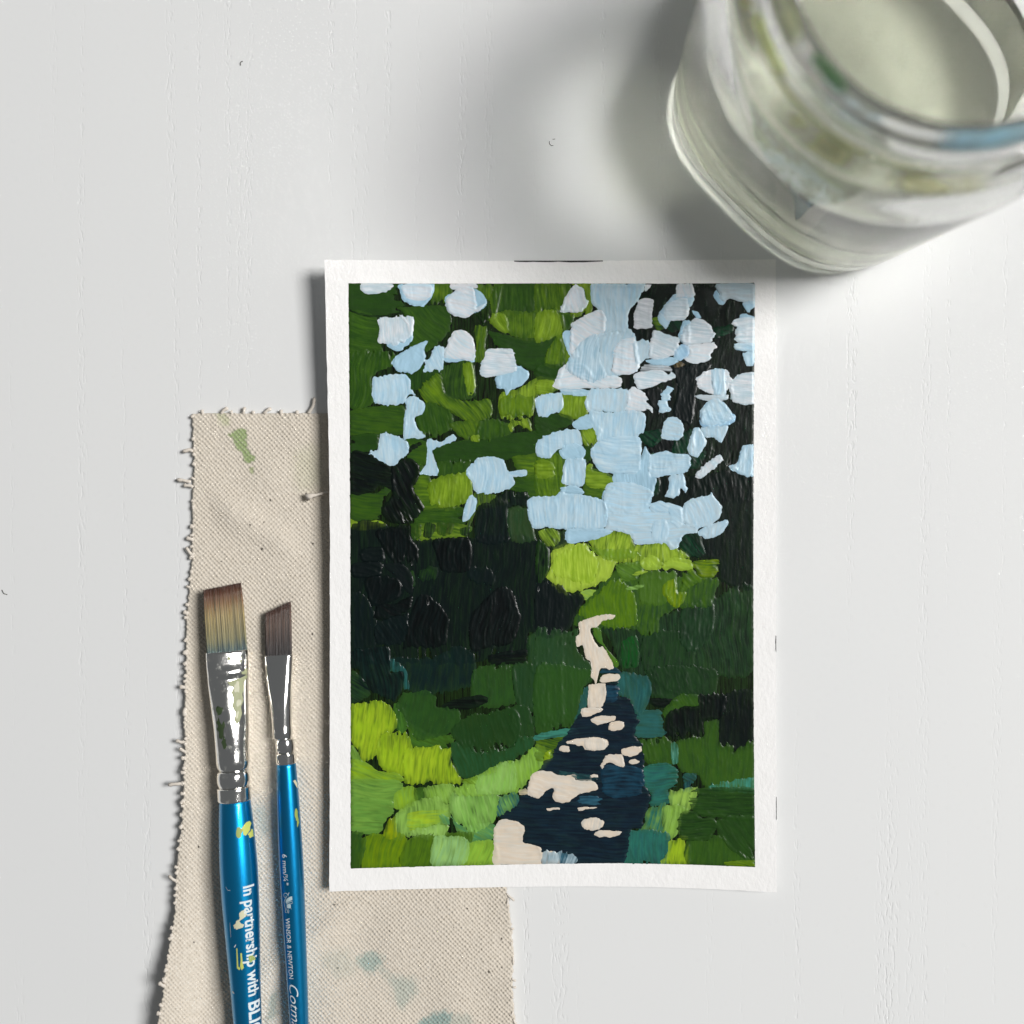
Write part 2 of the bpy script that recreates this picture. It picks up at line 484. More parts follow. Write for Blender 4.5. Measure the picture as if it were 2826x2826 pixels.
COL = dict(
 dg=(37, 71, 18), d2=(27, 54, 18), mg=(58, 92, 20), og=(98, 130, 22), yg=(134, 164, 44),
 lb=(167, 203, 223), lc=(154, 189, 208), lw=(186, 207, 217), ww=(219, 221, 225), wg=(186, 195, 201),
 bk=(4, 8, 9), gb=(6, 17, 18), gk=(14, 22, 23), td=(14, 62, 38), dt=(9, 24, 25), du=(11, 34, 32), gc=(46, 66, 36), gd=(31, 62, 35),
 ge=(42, 80, 28), gf=(31, 63, 29), ga=(30, 64, 27), gh=(35, 80, 45), gi=(70, 118, 38),
 la=(160, 190, 38), lB=(138, 174, 28), lC=(122, 166, 66), lD=(104, 154, 62), lE=(126, 170, 58), lF=(142, 186, 84), lG=(152, 195, 102),
 lH=(126, 180, 78), lI=(132, 180, 58), lJ=(142, 186, 96), lK=(142, 190, 120), lL=(142, 182, 58), tg=(76, 140, 92),
 my=(112, 142, 10), gg=(6, 22, 18), yo=(150, 166, 12), od=(84, 120, 18), cr=(236, 226, 172),
 pk=(226, 210, 189), pw=(213, 208, 197), nv=(13, 25, 38), nw=(18, 38, 52), nb=(26, 66, 86), tl=(42, 100, 98), tm=(34, 84, 84), tq=(64, 142, 124), tz=(94, 164, 142),
 tn=(42, 112, 98), y2=(152, 190, 80), gr=(25, 55, 18), gs=(40, 76, 24), gm=(56, 92, 24), bl=(172, 196, 206), bs=(52, 102, 122),
 dD=(17, 36, 22), gn=(0, 84, 22), mD=(62, 98, 20), ol=(90, 126, 10), m2=(76, 112, 34), Y1=(168, 196, 66), Y2=(136, 170, 38), Y3=(162, 192, 60),
 Y4=(116, 150, 28), Y5=(152, 186, 60), Y7=(122, 148, 10), oG=(94, 134, 44), dl=(40, 72, 38), rb=(152, 192, 222), br=(120, 105, 70))
TILE = {'A': (880, 700), 'B': (1500, 700), 'C': (880, 1300), 'D': (1500, 1300), 'E': (880, 1850), 'F': (1500, 1850)}
STROKES = '''
B bk gg 92 .45 4|680,250 1200,250 1738,250 1738,700 1726,1300 1726,2000 1300,2000 900,1960 800,1700 640,1100 640,700
D gg bk 92 .45 4|880,60 1180,40 1350,20 1726,0 1726,500 1726,960 1450,900 1430,740 1200,700 1110,560 1150,420 870,280 860,150
A dg d2 2 1 3|240,245 640,245 650,330 700,460 560,500 380,500 240,440
A dg mg 12 1 3|240,470 480,520 520,790 400,800 245,800
A mg og 92 1 3|920,245 1080,245 1080,380 930,420
A dg mg 48 1 4|640,440 1040,430 1080,620 900,800 780,900 700,500
A mg og 95 1 5|1280,245 1500,245 1450,520 1330,530
A dg mg 92 1 5|1440,245 1700,245 1990,245 1990,480 1440,500
A mg og 90 1 5|1480,480 1700,480 1990,470 1990,720 1600,690
A og yg 62 1 3|1420,490 1530,500 1560,620 1520,660 1400,560
A og mg 92 1 4|1280,600 1380,600 1370,740 1360,880 1270,880 1290,740
A dg d2 8 1 3|1380,640 1650,690 1990,690 1990,1020 1620,900
A dg mg 100 1 4|250,820 600,800 640,900 440,1000 440,1230 255,1270
A d2 dg 90 1 3|730,960 1010,900 1010,1000 820,1110 740,1130
A og mg 52 1.3 5|820,1120 870,1040 960,990 1010,1000 1030,1130 1200,1210 1400,1190 1420,1340 1250,1390 1000,1260 880,1220
A d2 mg 92 1 6|1010,920 1260,880 1290,1130 1240,1200 1060,1180 1020,1080
A og yg 92 1 7|1180,910 1265,900 1285,1110 1225,1170
A mg dg 4 1 3|255,1290 690,1250 690,1480 260,1490
A dg mg 82 1.2 4|790,1340 880,1220 1080,1290 1090,1440 920,1510 850,1480
A mg og 62 1 5|1090,1380 1330,1370 1300,1480 1180,1520 1080,1420
A dg d2 2 1 3|255,1500 480,1480 480,1600 340,1640 255,1620
A dg d2 5 1 3|930,1610 990,1560 1560,1480 1990,1440 1990,1640 1240,1710 1000,1720 940,1660
A mg dg 86 1 5|1330,1360 1560,1390 1590,1480 1290,1540
A yg og 92 1 3|1480,1150 1640,1110 1790,1020 1932,1030 1985,1060 1970,1120 1780,1180 1760,1300 1720,1345 1500,1355
A og mg 92 1 6|1490,1180 1770,1175 1740,1310 1500,1330
A yg og 62 1 4|1560,1380 1660,1360 1720,1350 1750,1440 1690,1440 1640,1400 1570,1450
A yg og 60 1 2|1250,1490 1310,1485 1310,1540 1250,1540
A dg mg 92 1 4|980,1700 1240,1690 1200,1800 980,1840
A mg og 6 1 5|1580,1680 1700,1650 1990,1640 1990,1850 1700,1860
A dg mg 4 1 3|1590,1830 1990,1840 1990,2000 1600,2000
A mg dg 10 1 4|720,1510 880,1540 890,1700 820,1790 710,1650
C mg dg 8 1 3|255,190 480,180 590,60 600,150 520,260 520,380 360,420 255,390
C yg la 6 1 3|255,390 330,420 480,400 540,430 470,465 255,470
C mg og 4 1 4|770,20 900,40 1000,290 880,330 790,240
C og yg 94 1.5 6|890,150 940,70 1080,25 1210,10 1250,60 1260,190 1200,260 1060,310 930,275
C dg mg 5 1 5|780,390 870,320 1180,290 1200,430 800,440
C mg yg 4 1 5|790,430 1230,440 1210,540 1000,560 860,570 800,600 770,510
C gc og 94 1 3|1280,180 1430,190 1540,250 1400,300 1300,310 1240,450 1200,430
C gb gg 92 .6 6|255,470 600,450 760,560 1000,560 1300,540 1860,560 1890,780 1990,930 1990,1310 1720,1330 1700,1480 1270,1560 900,1570 700,1560 255,1500
C dg gb 92 1 3|750,430 840,440 830,550 760,555
C gb dg 92 1 3|870,430 960,430 930,540 860,540
C dg gb 92 1 3|970,420 1110,430 1080,520 980,520
C gb dg 92 1 3|1160,460 1240,470 1220,530 1170,520
C gb dt 92 1 4|1300,300 1400,250 1530,170 1700,170 1730,220 1700,280 1550,310 1560,570 1290,580
C gc gd 92 1 4|1550,310 1700,300 1750,430 1770,570 1570,570
C dt gb 92 1 6|255,1000 380,1020 460,1180 460,1440 255,1460
C dt gb 100 1 5|1220,790 1380,790 1450,860 1420,940 1240,900
C dt dg 92 1 4|800,850 900,780 980,800 970,880 860,900
C dg gd 92 1 3|720,830 780,830 790,940 740,950
C bk gb 92 1.4 4|460,490 740,440 760,560 820,640 790,780 600,740 520,620
C bk gb 92 1.6 4|940,560 1240,560 1240,800 1110,840 1000,815 960,690
C bk gk 100 1.5 4|1250,1180 1460,960 1580,980 1640,1140 1660,1200 1590,1410 1420,1440 1270,1480 1230,1380
C bk gb 95 1.5 5|760,1130 860,1000 1060,1180 1060,1300 1020,1440 760,1440 690,1455
C gb gk 3 1.8 3|340,640 520,620 530,740 360,745
C gb gk 3 1.8 3|270,760 520,750 500,860 290,875
C gb bk 100 1.8 3|380,870 660,880 660,1030 500,1110 420,1090
C gk gb 40 1.2 3|520,760 680,760 760,840 780,980 720,1000 640,880
C bk gb 30 1.8 3|480,1110 640,1080 760,1020 740,1140 560,1220 450,1200
C gb dt 60 1.2 4|470,1240 680,1180 740,1180 700,1400 560,1430 460,1400
C du dt 95 1 7|560,1540 900,1530 1130,1440 1280,1500 1270,1740 1100,1800 940,1830 740,1820 700,1720
C tl du 95 1 4|570,1530 640,1560 720,1640 740,1800 690,1780 690,1650 590,1640
C gb du 80 1.2 5|255,1480 560,1440 590,1560 590,1660 690,1640 690,1780 620,1885 520,1850 440,1810 340,1740 330,1640 255,1600
C dt gd 30 1 4|255,1640 340,1680 420,1830 280,1905 255,1900
C bk gb 2 1.2 4|1390,1510 1700,1460 1690,1560 1430,1595
C gd gf 96 1 6|1715,1350 1932,1295 2000,1300 2000,1620 1760,1665 1720,1560
E ge gf 95 1 6|1270,0 1590,-50 1610,260 1280,290
E gf gd 96 1 7|1590,-40 1932,-60 2000,0 2000,430 1720,440 1640,330
E bk gb 2 1 5|1010,295 1100,240 1320,200 1390,250 1260,315 1060,320
E gi ge 80 1 4|610,280 690,300 730,440 700,520 640,490
E mg gi 30 1 5|730,430 900,520 1090,530 1090,660 880,640 760,620
E ge ga 100 1.2 4|690,190 780,180 880,165 965,220 970,300 1140,320 1160,440 1050,520 840,575 780,540 690,350 630,290
E la lB 95 1.3 6|255,290 340,265 480,250 570,265 635,370 640,490 520,540 470,700 360,750 300,640 255,560
E lC lE 60 1.2 4|255,600 330,690 360,760 300,800 255,800
E lB la 93 1.3 6|500,540 600,510 710,500 770,620 750,870 600,850 500,790 470,650
E la lB 95 1.6 7|700,650 880,630 1090,640 1090,760 1180,890 1100,950 920,925 740,935 690,870
E gf ga 85 1.3 5|1590,300 1720,300 1760,450 1770,560 1640,600 1560,480
E gh ga 78 2 5|1085,600 1240,570 1300,670 1560,640 1640,540 1760,540 1770,620 1650,710 1450,800 1360,865 1190,885 1110,800
E ga gr 80 1.8 5|1085,490 1200,380 1400,340 1600,300 1660,430 1620,620 1400,680 1250,685 1110,570
E lB lE 20 1.2 4|255,740 370,745 480,820 640,840 700,900 600,930 255,905
E lC lD 4 1.2 5|255,905 450,890 640,900 700,960 620,1060 600,1110 255,1060
E lD lC 4 1.2 5|255,1060 590,1065 615,1160 540,1250 510,1335 420,1345 255,1310
E lE lB 90 1 4|620,1010 700,960 790,960 800,1080 700,1140 620,1130
E mg gi 60 1 3|780,960 890,970 860,1060 790,1065
E lF lE 62 1.2 4|870,960 1090,930 1115,980 1060,1090 980,1090 880,1060
E lF lC 92 1.2 5|740,1090 960,1030 1010,1090 1090,1090 1070,1220 1000,1240 1060,1270 1010,1370 870,1380 750,1360 610,1370 615,1200
E la lI 2 1.2 5|730,1180 850,1150 1060,1150 990,1200 1000,1250 760,1315 730,1270
E lG lF 94 1.2 5|760,1320 860,1290 1070,1270 1010,1375 860,1365 740,1355
E tg lC 30 1 4|1080,1190 1180,1280 1430,1260 1450,1380 1240,1420 1160,1360
E tg lC 60 1 3|985,1185 1060,1200 1060,1275 1000,1250
E lH lJ 76 1.5 5|1085,1020 1280,960 1490,1040 1460,1200 1360,1290 1260,1335 1130,1240 1075,1150
E lI lF 84 1.3 6|1110,970 1200,930 1350,830 1500,760 1620,740 1740,650 1800,615 1910,690 1830,830 1720,900 1640,990 1500,1020 1280,1040 1140,1030
E lJ lH 92 1.2 5|1290,880 1450,830 1460,760 1600,755 1625,900 1590,1000 1330,1020 1290,980
E og lI 40 1 3|1180,900 1300,870 1290,930 1190,935
E my od 98 1.3 6|370,1370 620,1330 730,1380 690,1610 360,1620
E ge mg 95 1 5|255,1330 390,1360 340,1620 255,1640
E od mg 100 1.3 6|660,1600 690,1460 760,1370 930,1345 960,1370 940,1610
E yo my 98 1 3|530,1320 610,1185 640,1370 540,1380
E mg od 90 1 3|1050,1330 1260,1330 1240,1410 1060,1380
E lL lI 95 1.2 4|1210,1430 1440,1390 1470,1590 1160,1600
E lK lG 97 1.2 5|940,1375 1060,1360 1180,1365 1240,1430 1190,1595 925,1605
D dD gd 88 .7 7|470,1260 700,1290 960,1190 1390,1040 1726,930 1726,1640 1380,1690 1300,1800 900,1860 640,1610 550,1400
D gf dD 96 1 6|820,1330 1000,1310 1180,1330 1250,1500 1180,1700 1050,1820 880,1700 800,1560
D gd dD 95 1 6|1140,1120 1380,1050 1400,1300 1240,1480 1120,1400
D gn gd 88 1.2 3|640,1400 760,1350 785,1500 770,1600 650,1605
D mD gf 90 1 7|250,1260 330,1080 600,800 780,870 1400,870 1420,980 1360,1120 1170,1120 960,1190 950,1300 850,1350 720,1290 480,1290
D ol mD 92 1 6|280,1170 450,1000 600,870 740,1000 765,1260 560,1290 470,1260
D m2 mD 92 1.2 6|780,880 860,810 980,820 1085,830 1090,1000 980,1085 820,1095 780,1040
D Y1 Y3 94 1.3 5|70,660 200,600 330,590 420,690 590,740 550,860 440,930 200,1005 100,950 25,870 60,780
D Y2 Y1 86 1.4 5|100,700 300,605 420,680 455,780 420,880 360,925 80,850
D Y3 Y4 95 1.4 5|370,560 480,500 690,485 745,590 800,600 1030,585 1140,660 1200,705 1080,735 980,785 800,795 590,745 460,700
D Y4 oG 95 1.1 4|360,585 430,640 690,640 805,690 580,735 480,712 400,660
D oG mD 42 1.2 4|600,760 800,740 815,830 770,895 680,905 620,860
D Y5 Y3 60 1.6 3|785,740 900,690 990,770 960,805 830,812
D Y5 Y3 8 1.3 4|980,770 1060,705 1200,730 1215,810 1110,815 1060,795 990,815
D Y3 Y5 6 1.2 3|725,845 800,815 862,825 760,855
D Y5 lJ 20 1 3|305,990 440,978 370,1040 340,1055
D lJ oG 8 1 4|675,965 770,935 840,940 760,968 690,978
D Y7 mD 12 1.6 4|1215,750 1310,728 1435,728 1425,830 1390,872 1280,865
D od mD 40 1.4 4|1140,830 1220,810 1290,870 1335,880 1180,972 1100,1005 1140,900
D Y7 od 92 1.5 3|980,930 1080,885 1105,990 1175,1000 1140,1090 1085,1122 1030,1080 980,1010
D td gb 40 1 5|1100,560 1160,510 1270,500 1300,560 1325,680 1200,705 1120,620
D gc gk 92 1 3|120,480 220,490 200,600 80,640 60,560
D Y5 og 60 1 4|-45,500 60,470 140,520 120,600 30,620
D gb gk 92 1 5|-60,930 150,940 200,1010 300,1000 335,1060 260,1200 230,1290 130,1340 -60,1340
D gb dg 92 1 4|-60,560 40,620 50,760 20,880 -60,900
D dl gd 96 1 6|-60,1300 60,1290 200,1300 300,1300 270,1440 330,1540 400,1590 410,1700 300,1810 290,1990 -60,1990
F ge gs 84 1 7|-60,-30 390,0 330,150 300,260 240,470 120,490 -60,510
F og gs 10 1 4|-60,570 60,560 175,535 100,640 60,740 -60,735
F tq tl 4 1 4|-60,530 160,478 275,500 160,542 -60,575
F my la 40 1 3|10,680 65,655 50,735 0,740
D gi og 70 1 3|395,1290 465,1275 475,1340 500,1430 610,1560 590,1615 490,1440 430,1380
F gf dD 72 1 7|870,-20 1400,-20 1410,200 1260,300 1100,260 880,215
F bk gb 2 1 4|870,230 1110,240 1090,280 980,305 900,300
F gm gs 60 1 4|1110,200 1270,200 1270,300 1130,310 1000,390 980,330
F gb bk 92 1 6|1480,200 1738,170 1738,590 1560,665 1430,605 1440,400
F bk gb 88 1.2 5|1000,380 1120,300 1270,290 1270,200 1490,200 1490,330 1440,400 1310,430 1310,550 1090,575 1010,545
F gm gs 86 1 5|790,580 990,545 1050,590 1060,770 860,770 800,660
F gm gs 95 1.1 7|1100,570 1310,550 1320,430 1440,420 1440,595 1560,605 1560,665 1738,580 1738,960 1360,970 1270,860 1140,850 1085,750
F tl tm 3 1 5|755,390 820,330 960,330 985,460 1005,520 900,555 760,545 740,500
F tz tn 86 1.2 2|1045,600 1100,605 1105,750 1055,765
F tn tm 4 1 5|810,800 1000,755 1105,820 1090,960 1040,995 1030,1085 870,1115 880,1000 810,980
F tl nv 20 1 4|1150,850 1255,850 1240,915 1160,925
F nv tl 90 1 3|1155,915 1215,905 1190,985 1150,985
F tq gm 95 1 6|1365,940 1738,875 1738,985 1400,975
F tn lC 100 1 5|840,1150 980,1085 1040,1150 990,1240 995,1330 800,1320 830,1250
F y2 lF 94 1.2 5|1035,990 1140,970 1220,955 1265,990 1210,1145 1110,1155 1035,1110
F lF lE 100 1.1 4|980,1120 1110,1105 1205,1140 1130,1180 1100,1350 1010,1390 975,1300
F tn tm 92 1 6|700,1310 1000,1325 1040,1400 980,1585 650,1585 680,1420
F la lB 94 1.2 6|1030,1400 1190,1385 1200,1600 965,1590 1020,1480
F gm gs 94 1 5|1180,1390 1350,1385 1440,1345 1570,1470 1738,1550 1738,1640 1195,1600
F gr gs 3 1.6 3|1200,1010 1250,968 1450,960 1738,970 1738,1230 1400,1205 1270,1195 1205,1130
F gs gr 58 1.4 6|1420,1220 1738,1200 1738,1560 1560,1490 1440,1350
F gr gs 3 1.8 3|1100,1240 1140,1160 1230,1148 1290,1205 1400,1210 1415,1300 1350,1395 1150,1395 1108,1340
F my od 4 1 4|1480,1575 1600,1560 1738,1560 1738,1610 1500,1600
F tm tl 96 1 6|600,20 860,50 885,180 850,300 780,380 720,310 690,240 610,210 500,200 500,110
F tm tl 60 1 4|325,150 375,145 355,290 255,415 235,460 300,260
F nv nw 3 1 4|470,170 500,120 600,140 620,210 700,235 775,400 745,530 805,600 815,650 825,800 810,930 875,1010 850,1150 800,1290 710,1315 655,1590 270,1600 0,1600 -60,1440 -180,1410 -165,1290 -375,1190 -220,1050 -150,970 -60,840 10,735 65,725 105,620 180,540 250,420 290,365 360,300
F nb nv 2 1 4|500,130 610,130 605,240 505,265
F tm nv 4 1 5|70,810 250,840 420,860 420,910 260,890 100,860
F nb nv 2 1 5|480,790 700,780 820,830 800,1010 600,1050 490,1000
F bs nb 4 1 6|300,1035 460,1035 465,1095 305,1095
E tl lH 62 1 5|1475,1045 1590,1000 1645,1030 1625,1110 1465,1205
E cr pk 4 1 2|1640,985 1700,970 1712,1010 1650,1022
F nv bk 2 1.2 3|460,95 600,90 600,120 470,120
D nv nb 3 1 4|465,1640 500,1615 600,1610 625,1660 480,1655
E pk pw 4 1.4 2|1440,1290 1480,1232 1590,1228 1685,1290 1675,1410 1810,1440 1830,1490 1940,1490 1960,1595 1700,1600 1438,1600 1440,1420 1430,1360
F bl bs 98 1 6|0,1492 120,1490 200,1500 268,1530 260,1590 0,1595
D pk pw 80 1.2 2|300,1240 400,1200 500,1180 592,1178 560,1212 480,1232 440,1280 390,1292 400,1360 460,1450 490,1440 580,1612 470,1622 440,1700 425,1745 405,1700 388,1680 390,1560 340,1530 320,1430 270,1432 262,1360 300,1330 288,1270
F pk pw 4 1.2 2|465,62 490,35 600,28 632,60 600,90 470,97
F pk pw 92 1.2 2|370,130 400,110 512,118 490,292 368,308
F pk pw 4 1.2 2|306,345 330,312 470,304 474,338 380,372 320,378
F pk pw 4 1.2 2|385,402 450,374 582,374 586,405 500,440 430,442
F pk pw 4 1.2 2|538,430 600,415 656,430 652,480 580,497 538,488
F pk pw 4 1.2 2|192,582 300,555 430,546 520,568 534,610 490,655 340,655 320,622 200,604
F pw pk 92 1.3 2|345,562 480,556 515,600 500,645 350,650
F pk pw 4 1.2 2|128,640 170,614 217,628 207,673 140,662
F pk pw 4 1.2 2|636,652 700,630 795,622 805,660 740,704 650,692
F pk pw 40 1.2 3|468,785 500,710 560,690 640,688 668,760 655,800 600,782 530,752 480,806
F pk pw 4 1.2 2|706,742 760,728 793,745 760,766 713,770
F pk pw 6 1.3 2|-105,870 -60,828 60,830 120,860 250,858 270,900 410,908 447,960 430,982 290,1022 200,1084 110,1082 70,1032 90,970 20,985 -40,1055 -135,1012 -130,960
F pk pw 4 1 2|388,860 446,854 448,874 393,882
F pk pw 4 1 2|28,1130 128,1128 128,1144 60,1147 32,1153
F pk pw 4 1 2|278,1132 320,1120 445,1127 350,1142 288,1153
F pw pk 94 1.6 2|306,1252 350,1215 430,1208 494,1245 482,1288 420,1314 350,1308 316,1290
F pk pw 4 1.4 2|422,1332 470,1310 590,1316 650,1333 580,1362 480,1368 428,1352
F tm nv 6 1 4|240,850 330,860 390,880 380,905 270,895
A bk gb 12 1.6 3|250,1640 400,1630 580,1740 620,1850 610,1940 500,1900 430,1960 250,1965
A bk gb 60 1.8 3|600,1720 720,1680 810,1720 832,1820 770,1920 840,2030 865,2100 740,2205 600,2210 530,2160 515,2080 600,1980 590,1850
A bk gb 35 1.2 6|640,1660 720,1590 830,1540 835,1575 760,1625 670,1685
A bk d2 75 1 7|1290,500 1340,360 1400,400 1420,520 1350,570
A bk d2 5 1 2|250,455 320,480 420,500 560,505 680,490 560,520 400,520 260,475
B gk gb 92 1 6|1060,930 1380,900 1260,1100 1220,1400 1060,1330 1100,1100
B gk bk 92 1 5|830,1130 960,1090 1000,1300 960,1345 870,1240
B bk gk 60 1.2 3|850,1560 930,1510 1060,1510 1100,1570 1000,1650 880,1640
B br gk 70 1 2|1060,900 1120,880 1160,910 1080,935
B mg og 92 1 6|-60,245 215,245 205,470 110,475 -60,490
B yg og 95 1.2 4|230,245 415,245 400,400 390,480 260,530 220,490 330,400 330,300
B og yg 95 1.2 4|-60,490 60,460 125,480 158,580 140,660 -60,730
B dg mg 80 1 4|130,480 240,500 250,560 170,645
B og mg 95 1 5|10,840 110,670 175,690 205,760 215,885 130,930 30,930
B dg d2 8 1 3|-60,910 150,915 90,1040 -60,1040
B yg og 8 1.2 3|-60,1042 80,1042 75,1135 -60,1150
B og yg 94 1.3 5|155,1150 340,1148 365,1270 350,1345 240,1360 125,1300
B dg d2 30 1 3|-60,1330 130,1310 245,1350 235,1400 100,1440 -60,1470
B mg og 80 1 5|-60,1650 150,1630 190,1720 160,1990 -60,1990
B og yg 4 1 5|-60,1695 80,1710 85,1830 -60,1840
B yg og 62 1.2 3|300,1440 470,1415 475,1500 380,1585 310,1540
B d2 dg 40 1 6|265,1670 400,1550 390,1700 300,1700
B mg og 20 1 4|340,1760 560,1820 545,1990 340,2000
B yg og 10 1.2 3|345,1740 400,1725 415,1780 575,1828 560,1925 390,1925 345,1880
B td dt 35 1 4|780,1470 960,1440 970,1520 870,1590
B td dt 60 1 5|1090,1480 1235,1455 1225,1620 1060,1665
B td dt 50 1 5|1185,1640 1340,1620 1260,1770 1180,1745
B td gk 20 1 5|1390,620 1550,575 1545,640 1400,695
B og td 10 1 3|885,530 1000,525 1012,570 980,622 930,632
B td gb 60 1 4|1010,590 1110,540 1145,620 1050,645
B td gk 60 1 4|890,1850 960,1840 950,1960 880,1990
B lb lc 92 1 2|155,655 240,635 225,860 250,895 180,770
B lw lc 93 1.4 5|395,245 600,245 825,245 812,330 770,390 700,470 690,600 640,650 480,650 465,480 392,400
B ww lw 20 1.3 3|212,760 228,580 300,525 370,490 480,462 515,560 480,660 300,740 290,860 235,855
B lw lc 96 1.4 5|290,740 440,650 640,635 700,620 765,700 775,830 790,900 740,975 600,1000 560,1020 400,1050 240,1010 195,930 290,860
B ww lw 12 1.5 4|600,740 740,688 775,800 775,965 640,995 555,965
B ww lw 8 1.6 3|78,1075 128,960 200,905 330,900 420,1000 520,1000 600,1000 655,1032 610,1095 430,1105 330,1105 220,1125 100,1108
B lc lw 100 1.2 5|285,755 440,660 475,900 525,990 400,1065 280,1015 175,950
B lc lb 2 1 2|135,1110 375,1120 355,1165 170,1155
B lw lb 96 1.4 4|345,1190 400,1108 680,1108 715,1190 660,1295 400,1295 345,1265
B ww lw 20 1.5 4|695,1125 740,1090 845,1160 855,1220 905,1275 890,1308 850,1265 820,1295 675,1295 690,1230
B lb lw 93 1.4 4|375,1290 520,1300 680,1285 835,1310 825,1465 770,1495 785,1620 500,1650 415,1440
B lb lc 30 1 2|232,1392 380,1305 415,1380 400,1432 290,1445
B lb lw 84 1.4 3|-60,1545 0,1500 100,1460 240,1438 303,1460 312,1570 200,1600 120,1605 60,1668 -10,1680 -60,1640
B lb lc 60 1.2 3|125,1625 200,1560 320,1575 345,1640 300,1705 185,1695
B lb lw 90 1.2 2|175,1700 260,1678 345,1698 335,1885 290,1905 180,1898 148,1862
B lc lb 93 1.3 4|575,1800 790,1690 830,1585 885,1660 880,1800 925,1850 895,1980 860,2110 740,2140 500,2110 485,1960 565,1920
B lb lw 8 1.6 2|395,1590 520,1505 780,1500 805,1640 795,1745 760,1805 620,1808 470,1785 400,1700
D lw lb 4 1.4 3|485,230 540,100 740,95 905,180 860,272 1000,258 1135,300 1155,430 1275,440 1262,505 1150,522 1105,630 1040,642 1010,592 900,595 760,602 700,522 590,492 470,505 515,440
B lb lw 6 1.4 3|865,1700 900,1638 1000,1615 1060,1640 1192,1650 1204,1740 1160,1802 1060,1815 900,1835 858,1790
D lb lw 100 1.5 3|1035,45 1155,25 1165,110 1188,140 1160,172 1120,140 1112,200 1060,225 992,205 1028,140
D lc lb 4 1.2 2|145,130 270,118 335,180 250,192 145,175
D lb lw 92 1.8 2|-138,250 -80,212 100,198 140,172 250,188 440,218 508,258 528,340 522,445 430,482 200,478 20,462 -80,472 -122,380
D lb lc 4 1.2 3|195,475 480,468 575,500 470,545 330,582 198,590
D lb lw 92 1.6 2|895,420 1000,395 1032,480 1002,575 960,595 888,562
D lb lw 20 1.5 2|865,285 960,243 1045,290 1025,322 900,345
D lb lw 40 1.4 2|1030,300 1130,295 1145,430 1100,470 1040,420
D lw lb 68 2.6 2|1138,380 1148,270 1230,220 1350,198 1378,175 1402,220 1452,270 1464,340 1424,402 1340,462 1220,458 1160,432
D lw lb 100 1.8 2|1265,492 1400,430 1500,402 1514,440 1455,522 1350,555 1300,543
B wg ww 2 1.6 3|738,600 768,400 820,366 897,380 892,480 882,605 800,614
B lb lw 40 1.2 2|935,520 1010,400 1080,335 1232,350 1222,412 1180,442 1040,560 1000,615
B ww lw 80 1.4 3|1095,258 1212,252 1244,342 1180,352 1088,362
B lw ww 4 1.6 3|998,420 1110,368 1182,368 1192,480 1150,544 1010,552 988,500
B ww lw 40 1 3|828,255 885,252 838,312
B lb lc 50 1 2|1218,468 1262,480 1295,528 1250,522
B lb lc 60 1.2 2|1396,352 1424,305 1490,400 1440,410
B lw wg 3 1.5 5|1418,250 1738,245 1738,392 1640,402 1540,372 1490,398 1440,330
B lb lc 70 1.2 3|1636,400 1738,388 1738,430 1680,485 1640,432
B lb lc 10 1.2 3|1612,512 1650,493 1738,525 1620,545
B lw ww 2 1.5 7|1560,540 1738,528 1738,735 1640,745 1568,702 1582,620
B lb lw 2 1.3 5|1552,742 1738,730 1738,802 1600,795
B lb lw 80 1.3 4|1636,812 1738,808 1718,915 1668,920
B lb lc 80 1.2 3|1105,665 1150,556 1204,556 1204,745 1130,725
B lw ww 3 1.7 5|1125,722 1158,600 1250,528 1330,548 1396,640 1396,702 1340,735 1180,755
B ww lw 6 1.5 6|1175,755 1404,732 1394,802 1340,882 1250,902 1155,882 1200,822
B lw lc 95 1.2 4|735,720 870,716 880,845 760,905 738,802
B lb lc 6 1.2 3|835,872 1000,850 1105,858 1080,905 970,925 880,905
B lw ww 20 1.7 4|855,832 900,638 980,648 1060,678 1115,690 1095,802 1010,855 900,865
B rb lb 60 2.2 1|1078,792 1130,738 1194,770 1194,832 1120,876 1068,842
B wg gk 4 1 7|795,965 830,908 1000,918 1055,962 900,965
B lw ww 8 1.5 3|730,1012 780,968 960,952 1010,990 1052,968 1074,1016 980,1054 870,1102 800,1115 768,1092
B lb lw 4 1.2 6|936,1292 968,1160 1010,1085 1054,1110 1034,1200 1034,1295
B ww lw 6 1.5 5|1255,1042 1300,980 1380,952 1500,957 1536,1020 1524,1102 1440,1165 1330,1132 1268,1102
B lb lw 92 1.5 3|1378,958 1482,956 1494,1155 1398,1155
B wg lw 3 1 6|1245,1160 1390,1158 1505,1158 1494,1205 1300,1205
B lw ww 4 1.5 4|1525,1062 1580,1010 1620,986 1738,985 1738,1225 1570,1225 1526,1150
B rb lb 20 2.6 1|1280,1350 1330,1300 1560,1320 1572,1368 1510,1412 1400,1432 1300,1415
B lw lb 92 1.2 4|1295,1432 1500,1405 1505,1470 1450,1556 1400,1512 1330,1515
B lb lw 60 2.2 1|1288,1280 1370,1198 1430,1188 1500,1240 1560,1330 1535,1372 1400,1410 1300,1395 1280,1340
B lw lb 10 1.6 3|965,1502 980,1400 1020,1342 1100,1342 1154,1420 1124,1524 1010,1530
B lw lb 96 1.6 2|1182,1602 1228,1440 1280,1428 1334,1520 1334,1562 1270,1664 1218,1664
B ww lw 42 1.8 3|1246,1802 1420,1658 1468,1668 1464,1712 1290,1840
B lb lw 95 1.6 3|1595,1692 1640,1576 1738,1582 1738,1815 1640,1824 1540,1775 1518,1740 1580,1722
B ww lw 70 1.6 3|132,470 190,330 260,262 325,275 345,370 372,400 330,465 250,482
A lw ww 6 1.4 4|348,245 600,245 565,305 430,334 362,322
